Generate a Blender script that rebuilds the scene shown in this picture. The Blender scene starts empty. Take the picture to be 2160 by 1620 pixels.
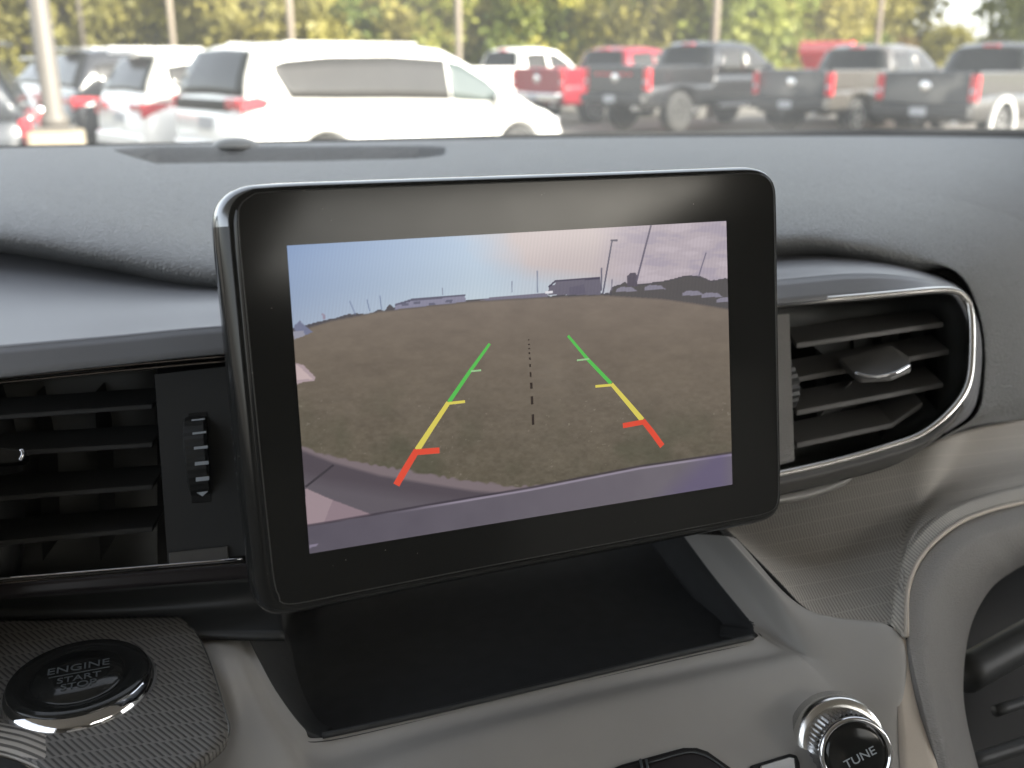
import bpy, math, random
import numpy as np
from mathutils import Vector, Matrix
from mathutils.bvhtree import BVHTree

R = math.radians
C = bpy.context.scene.collection
scene = bpy.context.scene
random.seed(7); np.random.seed(7)

# ------------------------------------------------------------------ camera, sky, sun, exposure
F = 2100.0                         # focal length in photograph pixels (2160 wide)
PITCH, YAW, CZ = R(18.07), R(20.0), 1.60
CAM = Vector((0, 0, CZ))
RT = Vector((math.cos(YAW), -math.sin(YAW), 0))
FH = Vector((math.sin(YAW), math.cos(YAW), 0))
FW = FH * math.cos(PITCH) - Vector((0, 0, math.sin(PITCH)))
UP = FH * math.sin(PITCH) + Vector((0, 0, math.cos(PITCH)))

cd = bpy.data.cameras.new('camera'); cam = bpy.data.objects.new('camera', cd); C.objects.link(cam)
cam.location = CAM; cam.rotation_euler = (R(90) - PITCH, 0, -YAW)
cd.sensor_width = 36; cd.lens = F / 2160 * 36; cd.clip_start = 0.02; cd.clip_end = 2000
cd.dof.use_dof = True; cd.dof.focus_distance = 0.40; cd.dof.aperture_fstop = 11.0; cd.dof.aperture_blades = 0
scene.camera = cam

SUN_EL = R(28); SUN_AZ = R(146)    # azimuth clockwise from +Y
world = bpy.data.worlds.new("World"); scene.world = world; world.use_nodes = True
nt = world.node_tree; nt.nodes.clear()
sky = nt.nodes.new('ShaderNodeTexSky'); sky.sky_type = 'NISHITA'; sky.sun_disc = False
sky.sun_elevation = SUN_EL; sky.sun_rotation = SUN_AZ; sky.air_density = 1.0; sky.dust_density = 1.6
bg = nt.nodes.new('ShaderNodeBackground'); bg.inputs['Strength'].default_value = 0.15
wo = nt.nodes.new('ShaderNodeOutputWorld')
hs = nt.nodes.new('ShaderNodeHueSaturation'); hs.inputs['Saturation'].default_value = .32      # thin high cloud whitens the blue
nt.links.new(sky.outputs[0], hs.inputs['Color']); nt.links.new(hs.outputs[0], bg.inputs[0]); nt.links.new(bg.outputs[0], wo.inputs[0])
sd = bpy.data.lights.new('sun', 'SUN'); sd.energy = 4.8; sd.angle = R(0.5); sd.color = (1, .93, .80)
sun = bpy.data.objects.new('sun', sd); C.objects.link(sun)
sdir = Vector((math.sin(SUN_AZ) * math.cos(SUN_EL), math.cos(SUN_AZ) * math.cos(SUN_EL), math.sin(SUN_EL)))
sun.rotation_euler = sdir.to_track_quat('Z', 'Y').to_euler(); sun.location = sdir * 60
EXPO = 2.05
vs = scene.view_settings
scene.display_settings.display_device = 'sRGB'
vs.view_transform = 'Standard'; vs.look = 'None'; vs.exposure = EXPO; vs.gamma = 1; vs.use_curve_mapping = False
scene.cycles.max_bounces = 10; scene.cycles.transparent_max_bounces = 16; scene.cycles.use_denoising = True

# ------------------------------------------------------------------ helpers
def P(px, py, d):
    px, py, d = float(px), float(py), float(d)
    return CAM + d * ((px - 1080) / F * RT - (py - 810) / F * UP + FW)
def PZ(px, py, z):
    v = P(px, py, 1) - CAM
    return CAM + v * ((z - CZ) / v.z)
def GP(px, dep, z=0.0):            # a ground point at bearing of column px, dep metres away
    r = (px - 1080) / 2185.0
    return CAM + RT * (r * dep) + FH * dep + Vector((0, 0, z - CZ))
def lin(c):
    return tuple((x / 12.92 if x <= .04045 else ((x + .055) / 1.055) ** 2.4) for x in [v / 255 for v in c])
def catmull(pts, per):
    pts = [Vector(p) for p in pts]; n = len(pts); out = []
    per = per if isinstance(per, (list, tuple)) else [per] * (n - 1)
    for i in range(n - 1):
        p1, p2 = pts[i], pts[i + 1]
        p0 = pts[i - 1] if i > 0 else p1 * 2 - p2
        p3 = pts[i + 2] if i + 2 < n else p2 * 2 - p1
        for k in range(per[i]):
            t = k / per[i]
            out.append(.5 * ((2 * p1) + (p2 - p0) * t + (2 * p0 - 5 * p1 + 4 * p2 - p3) * t * t + (3 * p1 - p0 - 3 * p2 + p3) * t ** 3))
    out.append(pts[-1]); return out
def origin_of(o):
    v = Vector((0, 0, 0))
    while o is not None:
        v += o.location; o = o.parent
    return v
def obj(name, verts, faces, m, parent=None, smooth=True, uvs=None, local=False, mesh=None):
    if mesh is None:
        off = Vector((0, 0, 0)) if (local or parent is None) else origin_of(parent)
        me = bpy.data.meshes.new(name)
        me.from_pydata([tuple(Vector(v) - off) for v in verts], [], faces)
        if m is not None: me.materials.append(m)
        if smooth: me.polygons.foreach_set('use_smooth', [True] * len(me.polygons))
        if uvs is not None:
            l = me.uv_layers.new(name='UVMap')
            for lp in me.loops: l.data[lp.index].uv = uvs[lp.vertex_index]
        me.update()
    else: me = mesh
    o = bpy.data.objects.new(name, me); C.objects.link(o)
    if parent is not None: o.parent = parent
    return o
def tag(o, label, cat, group=None):
    o['label'] = label; o['category'] = cat
    if group: o['group'] = group
    return o
def thing(name, label, cat, loc, rz=0, group=None):
    o = bpy.data.objects.new(name, None); C.objects.link(o); o.location = loc; o.rotation_euler = (0, 0, rz)
    o.empty_display_size = .05
    return tag(o, label, cat, group)
def solid(o, t, bevel=0, off=-1):
    s = o.modifiers.new('thickness', 'SOLIDIFY'); s.thickness = t; s.offset = off
    return o
def bevel(o, w, seg=2):
    b = o.modifiers.new('bevel', 'BEVEL'); b.width = w; b.segments = seg; b.limit_method = 'ANGLE'; b.angle_limit = R(35)
    return o
def grid_faces(nu, nv):
    return [(j * nu + i, j * nu + i + 1, (j + 1) * nu + i + 1, (j + 1) * nu + i) for j in range(nv - 1) for i in range(nu - 1)]
def face_cam(verts, faces):
    s = 0
    for f in faces[::max(1, len(faces) // 200)]:
        a, b, c = Vector(verts[f[0]]), Vector(verts[f[1]]), Vector(verts[f[2]])
        s += 1 if (b - a).cross(c - a).dot(CAM - a) > 0 else -1
    return faces if s >= 0 else [tuple(reversed(f)) for f in faces]
def loft_pts(rows, nu, nv):
    cols = [catmull(r, nu) for r in rows]
    n = len(cols[0]); lines = [catmull([c[i] for c in cols], nv) for i in range(n)]
    m = len(lines[0])
    return [lines[i][j] for j in range(m) for i in range(n)], n, m
def loft(name, rows, m, parent, nu=8, nv=8, thick=.003, displace=None, px=True):
    rows3 = [[P(*p) if px else Vector(p) for p in r] for r in rows]
    v, n, k = loft_pts(rows3, nu, nv)
    if displace: v = [displace(p) for p in v]
    # uv in metres
    mid = k // 2; us = [0]
    for i in range(1, n): us.append(us[-1] + (v[mid * n + i] - v[mid * n + i - 1]).length)
    mc = n // 2; ws = [0]
    for j in range(1, k): ws.append(ws[-1] + (v[j * n + mc] - v[(j - 1) * n + mc]).length)
    uvs = [(us[i], ws[j]) for j in range(k) for i in range(n)]
    o = obj(name, v, face_cam(v, grid_faces(n, k)), m, parent, uvs=uvs)
    if thick: solid(o, thick)
    return o
def tube_data(path, r, seg=8, per=6, smooth=True, flat=1.0):
    pts = catmull(path, per) if smooth else [Vector(p) for p in path]
    V, Fc = [], []; prev = None
    for i, p in enumerate(pts):
        t = (pts[min(i + 1, len(pts) - 1)] - pts[max(i - 1, 0)]).normalized()
        a = (CAM - p).normalized(); s = t.cross(a).normalized(); b = s.cross(t).normalized()
        for k in range(seg):
            an = 2 * math.pi * k / seg
            V.append(p + s * (r * math.cos(an)) + b * (r * flat * math.sin(an)))
    for i in range(len(pts) - 1):
        for k in range(seg):
            k2 = (k + 1) % seg
            Fc.append((i * seg + k, i * seg + k2, (i + 1) * seg + k2, (i + 1) * seg + k))
    Fc.append(tuple(range(seg - 1, -1, -1))); Fc.append(tuple((len(pts) - 1) * seg + k for k in range(seg)))
    return V, Fc
def tube(name, path, r, m, parent, seg=8, per=6, smooth=True, flat=1.0):
    V, Fc = tube_data(path, r, seg, per, smooth, flat)
    return obj(name, V, Fc, m, parent)
def frame_of(n, xhint):
    n = n.normalized(); x = (xhint - n * xhint.dot(n)).normalized(); return x, n.cross(x), n
def lathe_data(c, axis, xh, prof, seg=48, knurl=None):
    x, y, n = frame_of(axis, xh); V, Fc = [], []
    for (r, h) in prof:
        for k in range(seg):
            a = 2 * math.pi * k / seg
            rr = r * (1 + (knurl if (knurl and k % 2) else 0))
            V.append(c + x * (rr * math.cos(a)) + y * (rr * math.sin(a)) + n * h)
    for j in range(len(prof) - 1):
        for k in range(seg):
            k2 = (k + 1) % seg
            Fc.append((j * seg + k, j * seg + k2, (j + 1) * seg + k2, (j + 1) * seg + k))
    Fc.append(tuple((len(prof) - 1) * seg + k for k in range(seg)))
    Fc.append(tuple(range(seg - 1, -1, -1)))
    return V, Fc
def lathe(name, c, axis, xh, prof, m, parent, seg=48, knurl=None, local=False, smooth=True):
    V, Fc = lathe_data(c, axis, xh, prof, seg, knurl)
    return obj(name, V, Fc, m, parent, smooth=smooth, local=local)
def prism_data(front, back):
    n = len(front)
    return list(front) + list(back), [tuple(range(n))] + [tuple(range(2 * n - 1, n - 1, -1))] + \
        [(i, i + n, (i + 1) % n + n, (i + 1) % n) for i in range(n)]
def plate(name, pts, t, m, parent, depth=None, smooth=False):
    """flat-ish plate whose face passes through pts and which goes t metres away from the viewer"""
    pts = [Vector(p) for p in pts]; c = sum(pts, Vector()) / len(pts)
    n = Vector((0, 0, 0))
    for i in range(len(pts)):
        n += (pts[i] - c).cross(pts[(i + 1) % len(pts)] - c)
    n.normalize()
    if n.dot(CAM - c) < 0: n = -n; pts = pts[::-1]
    V, Fc = prism_data(pts, [p - n * t for p in pts])
    return obj(name, V, Fc, m, parent, smooth=smooth)
def boxes_data(lst):
    V, Fc = [], []
    for (x0, x1, y0, y1, z0, z1) in lst:
        b = len(V)
        V += [(x, y, z) for z in (z0, z1) for (x, y) in ((x0, y0), (x1, y0), (x1, y1), (x0, y1))]
        Fc += [tuple(b + i for i in q) for q in ((3, 2, 1, 0), (4, 5, 6, 7), (0, 1, 5, 4), (1, 2, 6, 5), (2, 3, 7, 6), (3, 0, 4, 7))]
    return V, Fc
def text_obj(name, body, size, c, x, y, n, m, parent, extrude=.0001, squash=1.0):
    cu = bpy.data.curves.new(name, 'FONT'); cu.body = body; cu.size = size; cu.align_x = 'CENTER'; cu.align_y = 'CENTER'
    cu.extrude = extrude; tmp = bpy.data.objects.new('tmp_text', cu); C.objects.link(tmp)
    bpy.context.view_layer.update()
    me = bpy.data.meshes.new_from_object(tmp.evaluated_get(bpy.context.evaluated_depsgraph_get()))
    bpy.data.objects.remove(tmp)
    V = [c + x * (v.co.x * squash) + y * v.co.y + n * v.co.z for v in me.vertices]
    return obj(name, V, [tuple(p.vertices) for p in me.polygons], m, parent, smooth=False)

# ------------------------------------------------------------------ materials
def nodes_of(name):
    m = bpy.data.materials.new(name); m.use_nodes = True
    return m, m.node_tree, m.node_tree.nodes['Principled BSDF']
def N(t, typ, **kw):
    n = t.nodes.new(typ)
    for k, v in kw.items():
        if k.startswith('_'): setattr(n, k[1:], v)
        else: n.inputs[k].default_value = v
    return n
def pbr(name, col, rough=.5, metal=0, spec=.5, coat=0, noise=None, bump=None, var=.08, sheen=0):
    m, t, b = nodes_of(name); L = t.links.new
    b.inputs['Base Color'].default_value = (*col, 1); b.inputs['Roughness'].default_value = rough
    b.inputs['Metallic'].default_value = metal; b.inputs['Specular IOR Level'].default_value = spec
    if name == 'gloss_black_bezel':
        sm = N(t, 'ShaderNodeTexNoise', Scale=14.0, Detail=5.0); mr = N(t, 'ShaderNodeMapRange'); mr.inputs['To Min'].default_value = .11; mr.inputs['To Max'].default_value = .125
        mr.inputs['From Min'].default_value = .35; mr.inputs['From Max'].default_value = .7
        L(sm.outputs['Fac'], mr.inputs['Value']); L(mr.outputs[0], b.inputs['Roughness'])
    b.inputs['Coat Weight'].default_value = coat; b.inputs['Coat Roughness'].default_value = .04
    tc = N(t, 'ShaderNodeTexCoord')
    if noise:
        nz = N(t, 'ShaderNodeTexNoise', Scale=noise, Detail=4.0); L(tc.outputs['Object'], nz.inputs['Vector'])
        mx = N(t, 'ShaderNodeMix', _data_type='RGBA')
        mx.inputs['A'].default_value = (*[c * (1 - var) for c in col], 1); mx.inputs['B'].default_value = (*[min(1, c * (1 + var)) for c in col], 1)
        L(nz.outputs['Fac'], mx.inputs['Factor']); L(mx.outputs['Result'], b.inputs['Base Color'])
    if bump:
        sc, st, kind = bump
        bp = N(t, 'ShaderNodeBump', Strength=st, Distance=.0006)
        if kind == 'leather':
            bp.inputs['Distance'].default_value = .0019
            wz = N(t, 'ShaderNodeTexNoise', Scale=160.0, Detail=2.0); L(tc.outputs['Object'], wz.inputs['Vector'])
            mp = N(t, 'ShaderNodeMapping'); mp.inputs['Scale'].default_value = (.5, 1.4, 1.0); L(tc.outputs['Object'], mp.inputs['Vector'])
            ad = N(t, 'ShaderNodeMix', _data_type='RGBA', _blend_type='ADD', Factor=.004)
            L(mp.outputs[0], ad.inputs['A']); L(wz.outputs['Color'], ad.inputs['B'])
            vo = N(t, 'ShaderNodeTexVoronoi', Scale=sc, _feature='DISTANCE_TO_EDGE'); L(ad.outputs['Result'], vo.inputs['Vector'])
            mm = N(t, 'ShaderNodeMath', _operation='MINIMUM'); mm.inputs[1].default_value = .22
            L(vo.outputs['Distance'], mm.inputs[0]); L(mm.outputs[0], bp.inputs['Height'])
        else:
            nz2 = N(t, 'ShaderNodeTexNoise', Scale=sc, Detail=3.0); L(tc.outputs['Object'], nz2.inputs['Vector']); L(nz2.outputs['Fac'], bp.inputs['Height'])
        L(bp.outputs[0], b.inputs['Normal'])
    return m
def ribbed(name, col, groove, pitch, row, ax_u=None, ax_v=None, duty=.35, gap=.08, bumpd=.0004, rough=.45):
    """rows of short parallel grooves pressed in a moulded panel; ax_u runs across the grooves, ax_v along them (metres)"""
    m, t, b = nodes_of(name); L = t.links.new
    b.inputs['Roughness'].default_value = rough
    tc = N(t, 'ShaderNodeTexCoord')
    if ax_u is not None:
        def dot(a):
            n = N(t, 'ShaderNodeVectorMath', _operation='DOT_PRODUCT'); L(tc.outputs['Object'], n.inputs[0]); n.inputs[1].default_value = tuple(Vector(a).normalized()); return n.outputs['Value']
        U, W = dot(ax_u), dot(ax_v)
    else:
        sp = N(t, 'ShaderNodeSeparateXYZ'); L(tc.outputs['UV'], sp.inputs[0]); U, W = sp.outputs['Y'], sp.outputs['X']
    def M(op, a, bb=None):
        n = N(t, 'ShaderNodeMath', _operation=op)
        for i, v in enumerate((a, bb)):
            if v is None: continue
            if isinstance(v, (int, float)): n.inputs[i].default_value = v
            else: L(v, n.inputs[i])
        return n.outputs[0]
    rv = M('DIVIDE', W, row); ri = M('FLOOR', rv); rf = M('FRACT', rv)
    cu = M('FRACT', M('ADD', M('DIVIDE', U, pitch), M('MULTIPLY', ri, .43)))
    tri = M('ABSOLUTE', M('SUBTRACT', cu, .5))
    g = M('LESS_THAN', tri, duty / 2); ing = M('MULTIPLY', g, M('GREATER_THAN', rf, gap))
    soft = M('MULTIPLY', M('SUBTRACT', 1.0, M('MINIMUM', 1.0, M('DIVIDE', tri, duty))), M('GREATER_THAN', rf, gap))
    mx = N(t, 'ShaderNodeMix', _data_type='RGBA'); mx.inputs['A'].default_value = (*col, 1); mx.inputs['B'].default_value = (*groove, 1)
    L(ing, mx.inputs['Factor']); L(mx.outputs['Result'], b.inputs['Base Color'])
    bp = N(t, 'ShaderNodeBump', Strength=.6, Distance=bumpd, _invert=True); L(soft, bp.inputs['Height']); L(bp.outputs[0], b.inputs['Normal'])
    return m
def emis(name, col, s=1.0, rough=.2):
    m, t, b = nodes_of(name)
    b.inputs['Base Color'].default_value = (.01, .01, .01, 1); b.inputs['Roughness'].default_value = rough
    b.inputs['Emission Color'].default_value = (*col, 1); b.inputs['Emission Strength'].default_value = s
    b.inputs['Specular IOR Level'].default_value = .2
    return m

M = {}
M['pad'] = pbr('soft_pad_grain', (.175, .179, .180), .48, spec=.5, noise=30, bump=(430, 1.0, 'leather'), var=.06)
M['ledge'] = pbr('satin_ledge_plastic', (.21, .216, .232), .36, noise=40, bump=(2500, .10, 'noise'), var=.05)
M['fascia'] = pbr('satin_fascia_plastic', (.40, .385, .362), .45, noise=50, bump=(2600, .12, 'noise'), var=.05)
M['frame_grain'] = pbr('grained_frame', (.235, .226, .216), .50, noise=40, bump=(800, .45, 'leather'), var=.06)
M['tan'] = pbr('tan_strip_plastic', (.60, .53, .45), .45, noise=60, bump=(2600, .1, 'noise'))
M['rib_light'] = ribbed('ribbed_trim', (.50, .468, .42), (.29, .27, .24), .0016, .0085, RT + Vector((0, 0, -.12)), (0, -.62, -.78), duty=.45, gap=.06)
M['rib_band'] = ribbed('ribbed_band', (.60, .56, .50), (.34, .32, .28), .0019, .5, RT + Vector((0, .25, .1)), (0, 0, 1), duty=.5, gap=0)
M['rib_dash'] = ribbed('dashed_rib_panel', (.17, .162, .15), (.05, .047, .044), .0020, .0090, (.87, .5, 0), (.12, 1, 0), duty=.36, gap=.10)
M['rib_long'] = ribbed('long_rib_trim', (.42, .395, .36), (.10, .093, .085), .0030, .5, duty=.4, gap=0)
M['black'] = pbr('black_plastic', (.026, .027, .027), .5, noise=60, bump=(2500, .08, 'noise'), var=.15)
M['black_panel'] = pbr('charcoal_panel', (.032, .034, .035), .5, noise=60, bump=(2600, .1, 'noise'))
M['slat'] = pbr('vent_slat_plastic', (.11, .107, .102), .45, noise=90, bump=(2600, .08, 'noise'))
M['gloss'] = pbr('gloss_black_bezel', (.018, .0185, .018), .09, spec=.42, coat=0, noise=20, var=.2)
M['darkgloss'] = pbr('dark_satin_trim', (.018, .015, .017), .36, noise=40)
M['chrome'] = pbr('satin_chrome', (.86, .85, .82), .24, metal=1, noise=80, var=.04)
M['chrome2'] = pbr('bright_chrome', (.78, .79, .82), .05, metal=1, noise=80, var=.03)
M['dimchrome'] = pbr('dim_bronze_chrome', (.30, .27, .25), .25, metal=1, noise=80)
M['rubber'] = pbr('tray_rubber', (.055, .056, .056), .7, noise=120, bump=(1800, .2, 'noise'), var=.2)
M['mark'] = pbr('pale_marking', (.42, .46, .50), .5, noise=200)
M['mark_dim'] = pbr('grey_print', (.075, .085, .09), .5, noise=200)
M['duct'] = pbr('duct_plastic', (.10, .102, .098), .6, noise=60)
M['dark'] = pbr('shadow_gap_plastic', (.008, .008, .008), .7, noise=60)

# ------------------------------------------------------------------ ground, road
def ground_mat():
    m, t, b = nodes_of('worn_asphalt'); L = t.links.new
    tc = N(t, 'ShaderNodeTexCoord'); n1 = N(t, 'ShaderNodeTexNoise', Scale=.4, Detail=6.0); n2 = N(t, 'ShaderNodeTexNoise', Scale=60.0, Detail=3.0)
    L(tc.outputs['Object'], n1.inputs['Vector']); L(tc.outputs['Object'], n2.inputs['Vector'])
    cr = N(t, 'ShaderNodeValToRGB'); cr.color_ramp.elements[0].color = (.075, .07, .062, 1); cr.color_ramp.elements[1].color = (.17, .155, .135, 1)
    ad = N(t, 'ShaderNodeMath', _operation='ADD'); mu = N(t, 'ShaderNodeMath', _operation='MULTIPLY'); mu.inputs[1].default_value = .35
    L(n2.outputs['Fac'], mu.inputs[0]); L(n1.outputs['Fac'], ad.inputs[0]); L(mu.outputs[0], ad.inputs[1])
    su = N(t, 'ShaderNodeMath', _operation='SUBTRACT'); su.inputs[1].default_value = .17; L(ad.outputs[0], su.inputs[0])
    L(su.outputs[0], cr.inputs[0]); L(cr.outputs[0], b.inputs['Base Color']); b.inputs['Roughness'].default_value = .85
    bp = N(t, 'ShaderNodeBump', Strength=.4, Distance=.01); L(n2.outputs['Fac'], bp.inputs['Height']); L(bp.outputs[0], b.inputs['Normal'])
    return m
g = obj('ground', *[[(-600, -600, 0), (600, -600, 0), (600, 900, 0), (-600, 900, 0)], [(0, 1, 2, 3)]], ground_mat(), smooth=False); g['kind'] = 'structure'
M['grass'] = pbr('verge_grass', (.09, .105, .035), .9, noise=1.5, bump=(30, .6, 'noise'), var=.5)
q = [CAM + RT * a + FH * b for a, b in ((-90, 37), (110, 37), (110, 160), (-90, 160))]
vg = obj('verge', [(p.x, p.y, .004) for p in q], [(0, 1, 2, 3)], M['grass'], smooth=False); vg['kind'] = 'structure'
M['line'] = pbr('worn_road_paint', (.55, .54, .48), .8, noise=8, var=.25)
AL = R(41)
HV = RT * math.cos(AL) + FH * math.sin(AL); SV = RT * math.sin(AL) - FH * math.cos(AL)    # vehicles' heading and right-hand side
lines_v, lines_f = [], []
for k in range(14):
    o = GP(510, 11.6) + SV * (.45 - 2.85 * (k - 3)) - HV * .2
    b = len(lines_v)
    for a, s in ((0, -.05), (5.2, -.05), (5.2, .05), (0, .05)):
        p = o + HV * a + SV * s; lines_v.append((p.x, p.y, .004))
    lines_f.append((b, b + 1, b + 2, b + 3))
ml = obj('parking_lines', lines_v, lines_f, M['line'], smooth=False); ml['kind'] = 'structure'

# ------------------------------------------------------------------ vehicles
GLASS = pbr('tinted_glass', (.015, .017, .017), .16, spec=.18, noise=3, var=.2)
GLASS2 = pbr('grey_reflecting_glass', (.025, .024, .022), .12, spec=.45, noise=3, var=.2)
TYRE = pbr('tyre_rubber', (.02, .02, .02), .8, noise=20)
RIM = pbr('alloy_rim', (.45, .45, .45), .3, metal=.9, noise=20)
RIMD = pbr('dark_alloy_rim', (.10, .10, .10), .35, metal=.6, noise=20)
RED = pbr('red_lamp_lens', (.42, .025, .035), .12, spec=.7, coat=.6, noise=15, var=.2)
TRIM = pbr('black_vehicle_trim', (.025, .025, .025), .55, noise=20)
PLATE = pbr('licence_plate', (.34, .35, .37), .4, noise=30)
CHR = pbr('bumper_chrome', (.7, .7, .7), .15, metal=1, noise=10)
def paint(name, col, rough=.25, coat=.7, metal=0): return pbr(name, col, rough, metal=metal, coat=coat, noise=2, var=.03)
_wheel = {}
def wheel_mesh(r, w, rim):
    k = (r, w, rim.name)
    if k in _wheel: return _wheel[k]
    prof = [(r * .62, -w / 2 + .02), (r * .68, -w / 2), (r * .93, -w / 2 + .01), (r, -w * .3), (r, w * .3), (r * .93, w / 2 - .01), (r * .68, w / 2), (r * .62, w / 2 - .02)]
    V, Fc = lathe_data(Vector((0, 0, 0)), Vector((0, -1, 0)), Vector((1, 0, 0)), prof, 28)
    t = bpy.data.meshes.new('wheel'); t.from_pydata([tuple(v) for v in V], [], Fc); t.materials.append(TYRE)
    t.polygons.foreach_set('use_smooth', [True] * len(t.polygons))
    V, Fc = lathe_data(Vector((0, 0, 0)), Vector((0, -1, 0)), Vector((1, 0, 0)), [(r * .63, w / 2 - .03), (r * .63, w / 2 - .005), (r * .56, w / 2 - .004), (r * .54, w / 2 - .05), (r * .1, w / 2 - .06)], 28)
    for i in range(5):
        a = 2 * math.pi * i / 5; ca, sa = math.cos(a), math.sin(a); b = len(V)
        for (rr, ww) in ((.05, .09), (.57, .06)):
            for s in (-1, 1):
                for yy in (-w / 2 + .055, -w / 2 + .008):
                    V.append(Vector((ca * rr * r - sa * s * ww * r, yy, sa * rr * r + ca * s * ww * r)))
        Fc += [tuple(b + q for q in f) for f in ((0, 1, 3, 2), (4, 6, 7, 5), (1, 5, 7, 3), (0, 2, 6, 4), (0, 4, 5, 1), (2, 3, 7, 6))]
    q = bpy.data.meshes.new('rim'); q.from_pydata([tuple(v) for v in V], [], Fc); q.materials.append(rim)
    _wheel[k] = (t, q); return _wheel[k]
def rings_mesh(rings):
    n = len(rings[0]); V = [p for r in rings for p in r]; Fc = []
    for i in range(len(rings) - 1):
        for k in range(n):
            k2 = (k + 1) % n
            Fc.append((i * n + k, (i + 1) * n + k, (i + 1) * n + k2, i * n + k2))
    Fc.append(tuple(range(n))); Fc.append(tuple(range(len(rings) * n - 1, (len(rings) - 1) * n - 1, -1)))
    return V, Fc
class Veh:
    """x forward from the rear bumper, y left, z up; built in the vehicle's own space"""
    def __init__(s, name, label, cat, pos, head, body, belt, roof, W, hwr, wheels, wr, group='vehicles parked in the lot'):
        s.root = thing(name, label, cat, pos, math.atan2(head.y, head.x), group)
        s.body, s.belt, s.roof, s.W, s.hwr, s.wheels, s.wr = body, belt, roof, W, hwr, wheels, wr
    def top(s, x): return float(np.interp(x, [p[0] for p in s.body], [p[1] for p in s.body]))
    def belt_z(s, x): return float(np.interp(x, [p[0] for p in s.belt], [p[1] for p in s.belt]))
    def roof_z(s, x): return float(np.interp(x, [p[0] for p in s.roof], [p[1] for p in s.roof]))
    def hw(s, x):
        L = s.body[-1][0]
        return s.W / 2 * float(np.interp(x, [0, .12, .5, L - .9, L - .3, L], [.90, .96, 1, 1, .93, .78]))
    def side_y(s, x, z):               # half width of the greenhouse
        zb = s.belt_z(x); H = max(.2, max(p[1] for p in s.roof) - zb)
        return (s.hw(x) - .02) + (s.hwr - s.hw(x) + .02) * max(0, min(1, (z - zb) / H)) ** 1.15
    def mk_body(s, m, zb0=.28):
        L = s.body[-1][0]; xs = list(np.linspace(0, L, 60)); rr = s.wr + .07
        for xc in s.wheels: xs += [xc + rr * math.cos(a) for a in np.linspace(0, math.pi, 13)] + [xc - rr - .01, xc + rr + .01]
        rings = []
        for x in sorted(set(round(float(v), 4) for v in xs)):
            zb = zb0 + (.12 if x < .05 or x > L - .15 else 0)
            for xc in s.wheels:
                if abs(x - xc) < rr: zb = max(zb, s.wr + math.sqrt(max(0, rr * rr - (x - xc) ** 2)))
            zt = s.top(x); h = max(.05, zt - zb); w = s.hw(x)
            half = [(w - .06, zb), (w - .01, zb + .16 * h), (w, zb + .4 * h), (w - .004, zb + .7 * h), (w - .025, zb + .92 * h), (w - .09, zt), (w * .5, zt + .015)]
            rings.append([(x, y, z) for y, z in half] + [(x, -y, z) for y, z in reversed(half)])
        V, Fc = rings_mesh(rings); o = obj('body', V, Fc, m, s.root, local=True)
        return o
    def mk_green(s, m, name='cabin'):
        xs = sorted(set([p[0] for p in s.roof] + list(np.linspace(s.roof[0][0], s.roof[-1][0], 40)))); rings = []
        for x in xs:
            zb, zr = s.belt_z(x) - .03, s.roof_z(x); zr = max(zr, zb + .02); e = min(.10, (zr - zb) * .35)
            half = [(s.side_y(x, zb), zb), (s.side_y(x, (zb + zr) / 2), (zb + zr) / 2), (s.side_y(x, zr - e), zr - e), (s.side_y(x, zr) - .05, zr - e * .3), (s.side_y(x, zr) - .16, zr), (.25, zr + .02)]
            rings.append([(x, y, z) for y, z in half] + [(x, -y, z) for y, z in reversed(half)])
        V, Fc = rings_mesh(rings); return obj(name, V, Fc, m, s.root, local=True)
    def side_window(s, xs, lo, hi, m, sides=(-1,), name='side_window'):
        for sg in sides:
            V, n = [], len(xs)
            xx = np.linspace(0, n - 1, (n - 1) * 5 + 1)
            X = np.interp(xx, range(n), xs); A = np.interp(xx, range(n), lo); B = np.interp(xx, range(n), hi)
            for j in range(5):
                for x, a, b in zip(X, A, B):
                    z = a + (b - a) * j / 4
                    V.append((x, sg * (s.side_y(x, z) + .008), z))
            f = grid_faces(len(xx), 5)
            if sg > 0: f = [tuple(reversed(q)) for q in f]
            o = obj(name, V, f, m, s.root, local=True); solid(o, .006)
    def end_window(s, x0, x1, w0, w1, m, name):   # patch over the sloping end of the cabin, x0 low end, x1 high end
        V = []; K = 9
        for j in range(K):
            t = j / (K - 1); x = x0 + (x1 - x0) * t; z = s.roof_z(x) ; w = w0 + (w1 - w0) * t
            dx = .02 * (-1 if x0 < x1 else 1)
            for i in range(K): V.append((x + dx, w * (2 * i / (K - 1) - 1), z + .03 - .02 * abs(2 * i / (K - 1) - 1)))
        o = obj(name, V, grid_faces(K, K) if x0 > x1 else [tuple(reversed(f)) for f in grid_faces(K, K)], m, s.root, local=True); solid(o, .006)
    def mk_wheels(s, rim, w=.25):
        t, q = wheel_mesh(s.wr, w, rim)
        for x in s.wheels:
            for sg in (-1, 1):
                o = obj('wheel', 0, 0, 0, s.root, mesh=t); o.location = (x, sg * (s.W / 2 - w / 2 - .02), s.wr)
                if sg > 0: o.rotation_euler = (0, 0, math.pi)
                r = obj('rim', 0, 0, 0, o, mesh=q)
    def box(s, name, b, m, bev=.02, parent=None):
        V, Fc = boxes_data([b]); o = obj(name, V, Fc, m, parent or s.root, local=True, smooth=False)
        if bev: bevel(o, bev)
        return o
    def poly_side(s, name, pts, y, t, m, bev=.01):   # prism from an x,z outline at side y
        V, Fc = prism_data([(x, y, z) for x, z in pts], [(x, y + t, z) for x, z in pts])
        o = obj(name, V, Fc, m, s.root, local=True, smooth=False); bevel(o, bev); return o
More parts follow.
